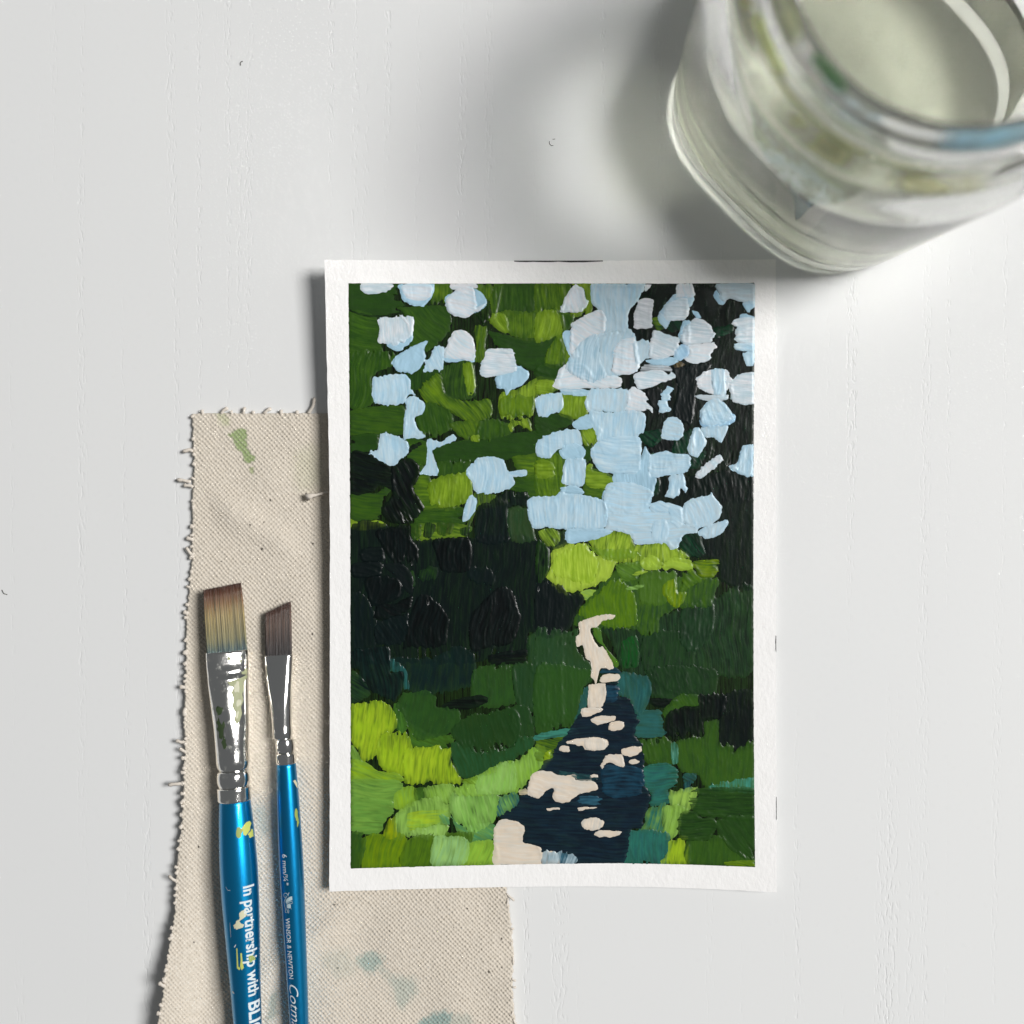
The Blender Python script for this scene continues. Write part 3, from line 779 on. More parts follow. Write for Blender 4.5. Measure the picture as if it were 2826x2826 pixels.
A lb lc 92 1.4 3|662,250 935,250 938,330 892,402 845,440 760,424 698,392 668,322
A ww lw 3 1.5 3|682,250 922,250 918,350 840,384 720,362
A ww lw 8 1.2 2|1085,245 1280,245 1292,282 1098,294
A lb lc 60 1.4 3|1036,392 1060,338 1280,288 1362,358 1376,412 1300,474 1100,505 1048,442
A ww lw 15 2.2 3|1046,372 1130,298 1262,272 1294,390 1284,474 1200,530 1058,484
A ww lw 150 1.6 2|1266,452 1380,408 1300,476
A lb lc 40 1.3 3|555,740 760,640 764,722 700,775 640,805
A lw ww 82 1.7 4|487,540 690,508 775,520 784,582 762,685 680,734 560,748 482,722 498,620
A ww lw 60 2.4 1|664,502 700,515 738,575 722,582 688,542
A lb lc 112 1.6 3|600,892 640,828 820,738 890,716 862,790 876,852 842,922 760,985 640,964
A lb lw 70 1.5 3|855,870 910,858 950,766 1022,762 1028,880 1024,942 985,972 972,948 855,970 880,905
A lb lc 4 1.2 2|1020,840 1200,858 1278,838 1274,885 1200,878 1045,890
A ww lw 30 2.2 2|1056,722 1108,638 1190,630 1268,690 1284,800 1274,876 1180,868 1028,852
A lb lc 100 1.5 3|1455,1002 1620,918 1730,990 1664,1084 1590,1115 1540,1166 1518,1112 1462,1104
A lw ww 4 1.7 3|1325,932 1378,790 1480,778 1588,783 1614,880 1614,962 1450,1004 1335,1010
A lb lw 92 1.6 3|436,1052 470,1008 690,988 748,1030 754,1110 800,1164 740,1152 690,1230 520,1244 442,1202
A lb lw 100 1.4 2|702,1192 760,1168 830,1188 870,1240 852,1312 788,1340 800,1420 874,1505 740,1515 692,1525 698,1340 718,1260
A lb lw 88 1.3 3|895,1520 1010,1540 1090,1488 1130,1510 1060,1564 960,1594 930,1622 962,1720 975,1815 825,1804 880,1732 888,1622
A lb lw 82 1.5 4|496,1550 508,1478 570,1466 660,1508 724,1540 734,1622 600,1736 500,1694 410,1640 478,1602
A lb lw 92 2 3|1206,1780 1300,1688 1400,1665 1512,1688 1548,1780 1598,1850 1592,1915 1440,1965 1290,1964 1252,1870
A lb lw 4 1.4 3|1565,1788 1690,1770 1700,1820 1580,1834
B lb lw 88 1.5 3|-68,1200 -20,1160 120,1140 152,1150 165,1250 130,1300 60,1312 20,1345 -40,1330 -62,1270
C lb lw 100 1.4 2|1180,380 1215,230 1260,195 1295,240 1280,330 1225,395 1185,410
'''
CLR = np.zeros((GNY, GNX, 3)); CLR[:] = lin((36, 62, 22))
WET = {'pk', 'pw', 'ww', 'lw', 'lb', 'rb', 'lc', 'wg', 'nv', 'nb'}
def add_stroke(tile, ca, cb, ang, thick, rag, pts):
    ox, oy = TILE[tile]
    poly = np.array([[ox + x / 2.9723, oy + y / 2.9723] for x, y in pts])
    poly = smooth_poly(poly)
    th = R(ang); dx, dy = math.cos(th), math.sin(th)
    seed = random.random() * 200
    def frame(X, Y):
        u = X * dx + Y * dy; v = -X * dy + Y * dx
        bend = 20 * (vnoise(u / 75 + seed, v / 160 + seed) - .5)
        return u, v + bend
    def warp(X, Y):
        u, v = frame(X, Y)
        j = (fnoise(X / 11 + seed, Y / 11, 2) - .5) * 5.0
        k = (fnoise(X / 11, Y / 11 + seed + 40, 2) - .5) * 5.0
        r = (vnoise(v / 4.2 + seed, u / 60) - .5) * 2 * rag * .85 + (vnoise(v / 9 + seed, u / 60 + 31) - .5) * rag * 1.2
        return X + j + dx * r, Y + k + dy * r
    # the brush runs dry towards one end of the stroke
    U, Vv = frame(XG, YG)
    up = poly[:, 0] * dx + poly[:, 1] * dy
    tail = (U - up.min()) / (up.max() - up.min() + 1e-6)
    if random.random() < .5: tail = 1 - tail
    small = (up.max() - up.min()) < 45
    dry = (.06 if ca in WET else random.uniform(.12, .55)) * (.3 if small else 1)
    cover = .6 * vnoise(Vv / 3.6 + seed, U / 26 + seed) + .4 * vnoise(Vv / 8 + seed, U / 40 + 9)
    thr = dry * sstep(.55, 1.02, tail)
    P = patch(poly, GX0, GY0, G, GNX, GNY, np.minimum(BORDER_SD, (cover - thr) * 26 + (40 if dry < .05 else 0)), warp)
    if P is None: return
    sl = (slice(P['j0'], P['j1'] + 1), slice(P['i0'], P['i1'] + 1))
    sd = P['sd']; u, v = frame(P['X'], P['Y'])
    T = .000055 * thick * random.uniform(.6, 1.35)
    rise = sstep(-.5, 5.0, sd)
    rim = np.exp(-((sd - 6.0) / 4.2) ** 2)
    rid = .62 * vnoise(v / 5.2 + seed, u / 55 + seed) + .38 * vnoise(v / 11. + seed, u / 120 + 3) - .5
    big = fnoise(P['X'] / 34 + seed, P['Y'] / 34, 2) - .5
    h = .000006 + T * rise * (.55 + .55 * rim * (.5 + big * 1.4 + .5) + .5 * rid * sstep(1, 7, sd) + .5 * big)
    h = np.maximum(h, .000006)
    base = HGT[sl]
    z = np.where(P['ins'], base + h, base + .000002)
    use = P['use']
    px, py = P['X'][use], P['Y'][use]
    V = np.stack(W(px, py, paperz(px, py) + z[use]), -1)
    F = patch_faces(P)
    # wet edges pick up the colour below
    blend = .28 if ca in WET or ca in ('bk', 'gb', 'gg', 'gk') else random.uniform(.55, 1.0)
    wgt = blend * ((1 - sstep(0, 20, sd)) * .8 + .45 * fnoise(v / 7 + seed, u / 60, 2) * sstep(.35, .75, fnoise(P['X'] / 60 + seed, P['Y'] / 60, 2)))
    under = CLR[sl].copy()
    if ca in WET: wgt = wgt * (.6 + 3.0 * under.mean(-1))
    wgt = np.clip(wgt, 0, 1)
    pig = .5 * (np.array(lin(COL[ca])) + np.array(lin(COL[cb])))
    mixed = pig * (1 - wgt[..., None]) + under * wgt[..., None]
    CLR[sl] = np.where(use[..., None], mixed, under)
    # outer skirt is the pulled-in ring itself; remember the new height
    new = HGT[sl].copy(); new[use] = np.maximum(new[use], z[use]); 
    HGT[sl] = new * .9 + .1 * np.maximum(new, (np.roll(new, 1, 0) + np.roll(new, -1, 0) + np.roll(new, 1, 1) + np.roll(new, -1, 1)) / 4)
    st = np.stack([u[use] * S * 1000, v[use] * S * 1000], 1)
    me = mesh_np('brush_stroke', V, F, st)
    ua = me.attributes.new('under', 'FLOAT_COLOR', 'POINT')
    ua.data.foreach_set('color', np.concatenate([under[use], wgt[use][:, None]], 1).astype(np.float32).ravel())
    o = link('brush_stroke', me, M_PAINT, painting)
    o['pigment_a'] = list(lin(COL[ca])); o['pigment_b'] = list(lin(COL[cb]))

for row in STROKES.strip().splitlines():
    hd, pt = row.split('|')
    t, ca, cb, ang, thick, rag = hd.split()
    add_stroke(t, ca, cb, float(ang), float(thick), float(rag), [tuple(map(float, q.split(','))) for q in pt.split()])

# paint that ran over the cut edge of the sheet
def edge_mark(x0, x1, y0, y1):
    n = 14; V = []; F = []
    horiz = (x1 - x0) > (y1 - y0)
    for i in range(n + 1):
        t = i / n
        w = 1 - .5 * abs(2 * t - 1) ** 3
        if horiz:
            px = x0 + (x1 - x0) * t; a = P_T(px) - .8; b = a + (y1 - y0) * w * (.6 + .6 * random.random()); pp = [(px, a), (px, b)]
        else:
            py = y0 + (y1 - y0) * t; b = P_R(py) + .8; a = b - (x1 - x0) * w * (.6 + .6 * random.random()); pp = [(a, py), (b, py)]
        for q in pp:
            zz = float(paperz(*q)) + .00005; V.append(W(q[0], q[1], zz))
        for q in pp[:1] if horiz else pp[1:]:
            x, y, zz = W(q[0], q[1], float(paperz(*q)) + .00005); V.append((x, y, zz - .0004))
    for i in range(n):
        a = 3 * i; b = a + 3
        F.append((a, a + 1, b + 1, b))
        k = 0 if horiz else 1
        F.append((a + k, b + k, b + 2, a + 2))
    o = link('edge_paint', mesh_py('edge_paint', V, F), M_EDGE, painting)
M_EDGE = simple('dried_dark_paint', (22, 26, 24), .5)
edge_mark(1419, 1664, 717, 722); edge_mark(2139.4, 2141.4, 1754, 1800); edge_mark(2140.6, 2142.4, 2200, 2262)

# ------------------------------------------------------------------ canvas rag under the sheet and the brushes
CLOTH = np.array([(531, 1142), (600, 1140), (700, 1141), (800, 1140), (900, 1141), (1100, 1142), (1390, 1144), (1400, 1500), (1396, 2000), (1398, 2452),
                  (1408, 2525), (1412, 2572), (1419, 2640), (1414, 2699), (1416, 2753), (1423, 2826), (1425, 2900), (1000, 2905), (422, 2900),
                  (435, 2826), (445, 2770), (456, 2684), (469, 2599), (482, 2513), (486, 2406), (498, 2299), (506, 2192), (506, 2128), (511, 2043), (507, 2000),
                  (511, 1868), (514, 1697), (530, 1532), (530, 1412), (535, 1299), (532, 1200)], float)
def cloth_base(px, py):
    z = .95 + 1.6 * (fnoise(px / 170 + 3, py / 240 + 1, 2) - .5) + .9 * np.exp(-(((px - 640) * .55 - (py - 1420)) / 45) ** 2) * sstep(560, 640, px) * (1 - sstep(760, 860, px))
    z += 1.0 * np.exp(-(((px - 900) * -.8 - (py - 2560)) / 50) ** 2) * sstep(2400, 2600, py)
    z += 4.2 * sstep(2380, 2760, py) * (1 - sstep(430, 640, px)) ** 1.4
    z += 1.1 * (1 - sstep(500, 570, px)) * sstep(1650, 1900, py)
    z += 1.0 * sstep(1330, 1430, px) * sstep(2600, 2750, py) * .3
    z = z * .001
    pz = paperz(px, py) - .00095
    inside = sstep(865, 925, px) * (1 - sstep(2440, 2520, py))
    return np.where(inside > 0, np.minimum(z, pz * inside + z * (1 - inside)), z)
def weave(px, py):
    a = px + .10 * (py - 1400) * .4 + 4 * (fnoise(px / 160, py / 160) - .5) + 4.5 * (vnoise(px / 19, py / 19) - .5); b = py - .03 * (px - 900) + 4 * (fnoise(px / 150 + 7, py / 170) - .5) + 4.5 * (vnoise(px / 19 + 40, py / 19) - .5)
    c = np.cos(np.pi * a / 6.6) * np.cos(np.pi * b / 6.6)
    irr = .55 + .9 * vnoise(a / 7.5, b / 7.5)
    return (.5 + .5 * c) ** 3.2 * irr
STAINS = [((118, 150, 74), .75, [(640, 1190), (665, 1182), (683, 1190), (682, 1225), (690, 1245), (705, 1262), (700, 1276), (676, 1276), (668, 1252), (650, 1236), (645, 1215), (630, 1203)], 7),
          ((150, 168, 98), .45, [(592, 1128), (622, 1130), (634, 1166), (618, 1176), (600, 1156)], 9), ((140, 160, 92), .6, [(688, 1291), (702, 1291), (698, 1308), (690, 1304)], 4),
          ((92, 150, 146), .62, [(985, 2648), (1015, 2628), (1055, 2636), (1050, 2668), (1020, 2688), (995, 2670)], 12),
          ((116, 156, 150), .45, [(1040, 2660), (1080, 2690), (1140, 2700), (1150, 2740), (1110, 2785), (1090, 2760), (1080, 2720)], 16),
          ((84, 142, 142), .8, [(1160, 2820), (1200, 2796), (1240, 2792), (1245, 2815), (1225, 2860), (1150, 2880)], 10),
          ((112, 148, 142), .4, [(1240, 2800), (1300, 2806), (1300, 2840), (1230, 2840)], 12),
          ((132, 158, 156), .5, [(700, 2228), (730, 2225), (742, 2290), (722, 2310), (708, 2270)], 12),
          ((90, 128, 122), .6, [(745, 2745), (765, 2740), (764, 2800), (735, 2826), (738, 2780)], 10),
          ((120, 150, 140), .25, [(880, 2640), (960, 2620), (985, 2680), (930, 2700)], 20),
          ((176, 184, 140), .3, [(815, 1250), (880, 1230), (890, 1340), (820, 1350)], 26)]
cloth = bpy.data.objects.new('canvas_rag', None); sc.collection.objects.link(cloth); cloth.empty_display_size = .01
tag(cloth, 'frayed beige canvas rag with green and teal paint stains under the painting', 'cloth')
def make_cloth():
    g = 2.15; gx0, gy0 = 405.0, 1118.0
    nx, ny = int((1445 - gx0) / g), int((2920 - gy0) / g)
    def warp(X, Y):
        return X + (fnoise(X / 14, Y / 8, 2) - .5) * 7, Y + (fnoise(X / 8 + 5, Y / 14, 2) - .5) * 4
    P = patch(CLOTH, gx0, gy0, g, nx, ny, None, warp)
    u = P['use']; px, py = P['X'][u], P['Y'][u]; sd = P['sd'][u]
    wv = weave(px, py)
    z = cloth_base(px, py) + .00044 * wv * sstep(0, 4, sd)
    z = np.where(sd <= 0, z - .00035, z)
    V = np.stack(W(px, py, z), -1)
    F = patch_faces(P)
    # underside
    bot = V.copy(); bot[:, 2] = np.maximum(bot[:, 2] - .0006, .00012)
    # boundary edges
    e = np.concatenate([F[:, [0, 1]], F[:, [1, 2]], F[:, [2, 3]], F[:, [3, 0]]])
    key = {}
    ks = np.sort(e, 1); code = ks[:, 0].astype(np.int64) * len(V) + ks[:, 1]
    uq, inv, cnt = np.unique(code, return_inverse=True, return_counts=True)
    be = e[cnt[inv] == 1]
    bidx = np.unique(be); remap = -np.ones(len(V), int); remap[bidx] = np.arange(len(bidx)) + len(V)
    side = np.stack([be[:, 1], be[:, 0], remap[be[:, 0]], remap[be[:, 1]]], 1)
    V2 = np.concatenate([V, bot[bidx]]); F2 = np.concatenate([F, side])
    me = mesh_np('canvas_weave', V2, F2)
    col = np.zeros((len(V2), 4), dtype=np.float32)
    for c, al, poly, soft in STAINS:
        sdp = sdf_poly(smooth_poly(np.array(poly, float), 3), px, py)
        soft = soft if soft < 8 else soft * 1.7; al = al if soft < 8 else al * .8
        nz = (fnoise(px / 6, py / 6, 2) - .5) * min(soft, 14) * 1.6
        a = al * sstep(-soft * .5, soft * .6, sdp + nz) * (.55 + .45 * (1 - wv))
        edge = np.exp(-((sdp + nz) / 2.2) ** 2) * (soft < 8)
        lc_ = np.array(lin(c)) ; new = a > col[:len(px), 3]
        cc = lc_[None, :] * (1 - .45 * edge[:, None])
        col[:len(px), :3][new] = cc[new]; col[:len(px), 3][new] = a[new]
    for sx, sy, r in [(746, 1380, 3), (690, 1449, 2.5), (723, 1515, 4), (1349, 2682, 4), (1290, 2508, 3), (1385, 2590, 3), (923, 2497, 3), (933, 2671, 3), (1252, 2560, 2), (548, 2337, 4), (593, 2830, 3),
                      (700, 1432, 2), (728, 1441, 2), (505, 2288, 2.5), (535, 2600, 2.5), (985, 2745, 2), (1075, 2570, 2), (862, 1750, 3), (863, 1500, 3), (610, 1550, 2), (1330, 2620, 2), (1385, 2670, 2.5)]:
        d = np.hypot(px - sx, (py - sy) * .8)
        m = d < r * .7 + .3
        col[:len(px)][m] = (*lin((48, 40, 32)), .9)
    # fibres: slubs of paler and browner yarn
    a = me.attributes.new('stain', 'FLOAT_COLOR', 'POINT'); a.data.foreach_set('color', col.ravel())
    link('canvas_weave', me, M_CLOTH, cloth)
make_cloth()

def tube(pts, r, n=6, twist=0.):
    pts = np.asarray(pts, float); rings = []
    for i, p in enumerate(pts):
        d = pts[min(i + 1, len(pts) - 1)] - pts[max(i - 1, 0)]; d /= np.linalg.norm(d) + 1e-12
        a = np.cross(d, (0, 0, 1.)); a /= np.linalg.norm(a) + 1e-9; b = np.cross(d, a)
        rr = r[i] if hasattr(r, '__len__') else r
        ang = np.arange(n) * 2 * math.pi / n + twist * i
        m = 1 + (.35 * np.cos(2 * ang) if twist else 0 * ang)
        rings.append(p + (np.cos(ang) * m)[:, None] * a * rr + (np.sin(ang) * m)[:, None] * b * rr)
    return loft(rings)
def loose_thread(px, py, ang, length, z0, r=.00021, lift=.0004):
    n = 9; pts = []
    x, y, _ = W(px, py, z0); cur = np.array([float(x), float(y)]); a = ang
    for i in range(n):
        t = i / (n - 1)
        pts.append((cur[0], cur[1], max(z0 + lift * math.sin(t * 2.4) - .0003 * t, r * 1.05)))
        a += random.uniform(-.32, .32); cur = cur + np.array([math.cos(a), math.sin(a)]) * length / (n - 1)
    rr = [r * (1 + .25 * random.random()) * (1.15 if i > 5 else 1) * (1 if i < n - 1 else .5) for i in range(n)]
    V, F, T = tube(pts, rr, 7, .8)
    link('loose_thread', mesh_py('loose_thread', V, F + T), M_THREAD, cloth)
def edge_threads():
    lf = CLOTH[18:]; 
    acc = 0
    left = np.concatenate([lf, CLOTH[:1]])
    for i in range(len(left) - 1):
        a, b = left[i], left[i + 1]; L = np.hypot(*(b - a)); k = max(1, int(L / 17))
        for j in range(k):
            if random.random() < .3: continue
            t = (j + random.random() * .8) / k; p = a + (b - a) * t
            if p[1] > 2835: continue
            big = random.random() < .14
            ln = random.uniform(.0005, .0011) if not big else random.uniform(.0014, .0026)
            zc = float(cloth_base(np.array(p[0] + 4), np.array(p[1])))
            loose_thread(p[0] + 5, p[1], R(180 + random.uniform(-50, 65)), ln, zc - .0001, random.uniform(.0002, .00034))
    for (x, y, ang, ln) in [(610, 1142, 55, .0022), (671, 1142, 70, .0016), (728, 1142, 40, .0022), (775, 1143, 60, .001), (850, 1142, 58, .0042), (560, 1143, 120, .001), (640, 1143, 90, .0008), (700, 1143, 100, .0007), (820, 1143, 80, .0008),
                            (527, 1330, 170, .0034), (533, 1345, 140, .0024), (506, 2165, 150, .0036), (512, 2050, 160, .0024), (533, 1245, 150, .0026), (530, 1530, 150, .0022)]:
        loose_thread(x, y, R(ang), ln, float(cloth_base(np.array(x + 5.), np.array(y + 3.))), .00026)
    for (x, y, ang, ln) in [(1400, 2465, -60, .0026), (1404, 2478, -80, .002), (1418, 2640, -70, .002), (1415, 2700, -30, .0012), (1415, 2722, -50, .0011), (1417, 2790, -70, .0014), (1411, 2560, -40, .0009), (1419, 2812, -60, .0016), (1409, 2600, -20, .0007), (1413, 2750, -20, .0007)]:
        loose_thread(x - 3, y, R(ang), ln, float(cloth_base(np.array(x - 8.), np.array(float(y)))), .00017)
edge_threads()
# a loose wisp lying on the weave, its tail under the sheet
def wisp():
    V, F, T = tube([W(845, 1372, .00175), W(858, 1369, .0019), W(872, 1366, .0019), W(888, 1362, .0018), W(905, 1358, .0017), W(918, 1356, .0016)], [.00075, .00055, .00028, .00026, .00024, .0002], 8, .7)
    o = link('cotton_wisp', mesh_py('cotton_wisp', V, F + T), M_THREAD)
    tag(o, 'pale cotton wisp lying on the rag, tail tucked under the paper edge', 'thread')
wisp()

# ------------------------------------------------------------------ paint brushes
class Axis:
    """brush axis: pixel centre line with heights; s in metres from the bristle tip"""
    def __init__(self, p0, z0, p1, z1, roll=0.):
        self.a = np.array([float(v) for v in W(*p0, z0)]); self.b = np.array([float(v) for v in W(*p1, z1)])
        d = self.b - self.a; self.L = np.linalg.norm(d); self.d = d / self.L
        self.r = np.cross(self.d, (0, 0, 1.)); self.r /= np.linalg.norm(self.r)
        if self.r[0] < 0: self.r = -self.r
        self.u = np.cross(self.r, self.d); self.u = self.u if self.u[2] > 0 else -self.u
        self.rr = self.r * math.cos(roll) - self.u * math.sin(roll); self.uu = self.u * math.cos(roll) + self.r * math.sin(roll)
        self.p0, self.p1, self.z0, self.z1 = p0, p1, z0, z1
    def s_at(self, py):             # axis length at a photograph row
        lo, hi = -.05, self.L * 1.4
        for _ in range(50):
            m = (lo + hi) / 2; p = self.a + self.d * m
            y = 1413 - p[1] / (S * (1 - p[2] / CAM_H))
            if y < py: lo = m
            else: hi = m
        return m
    def px(self, w_px, py):         # pixel width -> metres at that row
        p = self.a + self.d * self.s_at(py); return w_px * S * (1 - p[2] / CAM_H)
    def ring(self, s, hw, hh, ex=2.0, n=40, off=0.0, flat=False):
        r_, u_ = (self.rr, self.uu) if flat else (self.r, self.u)
        t = np.arange(n) * 2 * math.pi / n
        c = np.cos(t); q = np.sin(t)
        x = np.sign(c) * np.abs(c) ** (2 / ex) * hw; y = np.sign(q) * np.abs(q) ** (2 / ex) * hh
        return self.a + self.d * s + x[:, None] * r_ + off * self.r + y[:, None] * u_
def loft_mesh(name, rings):
    V, F, T = loft(rings); return mesh_py(name, V, F + T)
def catmull(xs, ys, q):
    return interp(xs, ys)(q)

def make_brush(name, label, ax, rows, handle_rows, ferr_mat, rings_px, hmat):
    root = bpy.data.objects.new(name, None); sc.collection.objects.link(root); root.empty_display_size = .01
    tag(root, label, 'paintbrush', 'flat and angled paintbrushes lying on the rag')
    # ferrule body
    ys = [r[0] for r in rows]; q = np.linspace(ys[0], ys[-1], 46)
    cx = catmull(ys, [r[1] for r in rows], q); hw = catmull(ys, [r[2] for r in rows], q); hh = catmull(ys, [r[3] for r in rows], q); ex = catmull(ys, [r[4] for r in rows], q)
    R_ = []
    for k, yy in enumerate(q):
        s = ax.s_at(yy); ctr = ax.a + ax.d * s; cpx = 1413 + ctr[0] / (S * (1 - ctr[2] / CAM_H))
        R_.append(ax.ring(s, ax.px(hw[k], yy), ax.px(hh[k], yy), ex[k], 48, ax.px(cx[k] - cpx, yy), True))
    ends = [R_[0] * .0 + R_[0].mean(0) + (R_[0] - R_[0].mean(0)) * .93]
    fe = link('ferrule', loft_mesh('ferrule', ends + R_), ferr_mat, root)
    # rolled rings of the ferrule
    for (y0, y1, h, bulge) in rings_px:
        R2 = []
        for t in np.linspace(0, 1, 14):
            yy = y0 + (y1 - y0) * t; s = ax.s_at(yy)
            pr = h * (1 - bulge * (abs(2 * t - 1) ** 2.6)) if bulge else h * (.94 if t in (0., 1.) else 1)
            R2.append(ax.ring(s, ax.px(pr, yy), ax.px(pr, yy), 2, 40))
        link('ferrule_ring', loft_mesh('ferrule_ring', R2), ferr_mat, fe)
    # handle
    ys = [r[0] for r in handle_rows]; q = np.linspace(ys[0], ys[-1], 60)
    hr = catmull(ys, [r[1] for r in handle_rows], q)
    R3 = []; prof = []
    for k, yy in enumerate(q):
        s = ax.s_at(yy); rad = ax.px(hr[k], yy); prof.append((s, rad)); R3.append(ax.ring(s, rad, rad, 2, 56))
    hd = link('handle', loft_mesh('handle', R3), hmat, root)
    ps = np.array(prof)
    fr = rows; fy = [r[0] for r in fr]; fi = [interp(fy, [r[k] for r in fr]) for k in (1, 2, 3, 4)]
    def on_ferrule(name, polys, mat, lift=.00006):
        me = poly_mesh(polys); bm = bmesh.new(); bm.from_mesh(me); bpy.data.meshes.remove(me)
        for ax_, no in ((0, (1, 0, 0)), (1, (0, 1, 0))):
            lo = min(v.co[ax_] for v in bm.verts); hi = max(v.co[ax_] for v in bm.verts)
            for k in range(1, 9):
                co = [0, 0, 0]; co[ax_] = lo + (hi - lo) * k / 9
                bmesh.ops.bisect_plane(bm, geom=bm.verts[:] + bm.edges[:] + bm.faces[:], plane_co=co, plane_no=no)
        for v in bm.verts:
            x, y = v.co.x, v.co.y; s = ax.s_at(y); c = ax.a + ax.d * s; cpx = 1413 + c[0] / (S * (1 - c[2] / CAM_H))
            w_, h_, e_ = float(fi[1](y)), float(fi[2](y)), float(fi[3](y))
            q_ = min(.97, abs((x - float(fi[0](y))) / w_)); up = h_ * (1 - q_ ** e_) ** (1 / e_)
            xx = x - float(fi[0](y))
            v.co = c + ax.r * ax.px(float(fi[0](y)) - cpx, y) + ax.rr * ax.px(xx, y) + ax.uu * (ax.px(up, y) + lift)
        bmesh.ops.recalc_face_normals(bm, faces=bm.faces[:])
        m2 = bpy.data.meshes.new(name); bm.to_mesh(m2); bm.free(); m2.polygons.foreach_set('use_smooth', [True] * len(m2.polygons))
        return link(name, m2, mat, fe)
    root_fn[name] = on_ferrule
    return root, hd, fe, lambda s: np.interp(s, ps[:, 0], ps[:, 1])
root_fn = {}

def bristles(ax, root, mat, y_base, y_tip_l, y_tip_r, cx_b, hw_b, cx_t, hw_t, hh_b, hh_t, n):
    ncol = 7; V = []; F = []; ST = []
    base_s = ax.s_at(y_base)
    for h in range(n):
        a = random.uniform(-1, 1); b = math.sqrt(random.random()) * random.choice((-1, 1))
        if h < n * .45: b = abs(b) ** .5                   # more of them on the side that shows
        ytip = y_tip_l + (y_tip_r - y_tip_l) * (a + 1) / 2 + abs(random.gauss(0, 2.2)) + (8 if random.random() < .03 else 0)
        shade = random.random(); wv = random.uniform(-1, 1)
        pts = []
        for k in range(ncol):
            t = k / (ncol - 1); yy = y_base + 4 + (ytip - y_base - 4) * t
            s = ax.s_at(yy); c = ax.a + ax.d * s; cpx = 1413 + c[0] / (S * (1 - c[2] / CAM_H))
            cx = cx_b + (cx_t - cx_b) * t; hw = hw_b + (hw_t - hw_b) * t; hh = (hh_b + (hh_t - hh_b) * t) * (1 if t < .6 else 1 - .35 * (t - .6) / .4)
            off = ax.px(hw * a * .97 + wv * 1.6 * math.sin(t * 3), yy)
            pts.append(c + ax.r * ax.px(cx - cpx, yy) + ax.rr * off + ax.uu * ax.px(hh * b * math.sqrt(max(0.05, 1 - .55 * a * a)), yy))
        rr = [.00011] * (ncol - 2) + [.00009, .00003]
        V1, F1, T1 = tube(pts, rr, 4)
        o = len(V)
        V.extend(V1); F.extend([tuple(i + o for i in f) for f in F1])
        for k in range(ncol): ST.extend([(k / (ncol - 1), shade)] * 4)
        ST.extend([(0, shade), (1, shade)])
    me = mesh_py('bristles', V, F)
    a_ = me.attributes.new('st', 'FLOAT_VECTOR', 'POINT'); a_.data.foreach_set('vector', np.array([(x, y, 0) for x, y in ST], dtype=np.float32).ravel())
    o = link('bristles', me, mat, root); o['kind'] = 'stuff'
    # dense core of the tuft
    R_ = []; st = []
    for k in range(8):
        t = k / 7
        ring = []
        n2 = 28
        for j in range(n2):
            an = j * 2 * math.pi / n2; a = math.cos(an); a = math.copysign(abs(a) ** .55, a); b = math.sin(an); b = math.copysign(abs(b) ** .6, b)
            ytip = y_tip_l + (y_tip_r - y_tip_l) * (a + 1) / 2 + 3
            yy = y_base + 6 + (ytip - y_base - 6) * t; s = ax.s_at(yy); c = ax.a + ax.d * s; cpx = 1413 + c[0] / (S * (1 - c[2] / CAM_H))
            cx = cx_b + (cx_t - cx_b) * t; hw = hw_b + (hw_t - hw_b) * t; hh = (hh_b + (hh_t - hh_b) * t) * (1 if t < .6 else 1 - .35 * (t - .6) / .4)
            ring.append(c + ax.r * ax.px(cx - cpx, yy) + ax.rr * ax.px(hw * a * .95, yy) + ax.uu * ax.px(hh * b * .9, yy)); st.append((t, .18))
        R_.append(np.array(ring))
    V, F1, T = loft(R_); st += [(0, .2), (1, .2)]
    me = mesh_py('bristle_core', V, F1 + T)
    a_ = me.attributes.new('st', 'FLOAT_VECTOR', 'POINT'); a_.data.foreach_set('vector', np.array([(x, y, 0) for x, y in st], dtype=np.float32).ravel())
    link('bristle_core', me, mat, o)

def wrap(ax, rad, s0, pieces_me, x_scale, y_scale, ang0, lift=.00004):
    """flat artwork (x along the handle, y around it) -> onto the handle's surface"""
    bm = bmesh.new(); bm.from_mesh(pieces_me)
    for v in bm.verts: v.co = (v.co.x * x_scale, v.co.y * y_scale, 0)
    ysp = [v.co.y for v in bm.verts]
    for k in range(1, 8):
        yy = min(ysp) + (max(ysp) - min(ysp)) * k / 8
        bmesh.ops.bisect_plane(bm, geom=bm.verts[:] + bm.edges[:] + bm.faces[:], plane_co=(0, yy, 0), plane_no=(0, 1, 0))
    for v in bm.verts:
        s = s0 + v.co.x; r = float(rad(s)) + lift
        th = ang0 + v.co.y / r
        p = ax.a + ax.d * s + ax.r * (math.sin(th) * r) + ax.u * (math.cos(th) * r)
        v.co = p
    bmesh.ops.recalc_face_normals(bm, faces=bm.faces[:])
    me = bpy.data.meshes.new('print'); bm.to_mesh(me); bm.free(); return me
def text_mesh(body, bold=0., shear=0., space=1.0):
    cu = bpy.data.curves.new('lettering', 'FONT'); cu.body = body; cu.offset = bold; cu.shear = shear; cu.space_character = space; cu.resolution_u = 4
    o = bpy.data.objects.new('lettering_tmp', cu); sc.collection.objects.link(o)
    dg = bpy.context.evaluated_depsgraph_get(); dg.update()
    me = bpy.data.meshes.new_from_object(o.evaluated_get(dg))
    bpy.data.objects.remove(o); bpy.data.curves.remove(cu)
    return me
def bounds(me):
    c = np.array([v.co[:] for v in me.vertices]); return c.min(0), c.max(0)
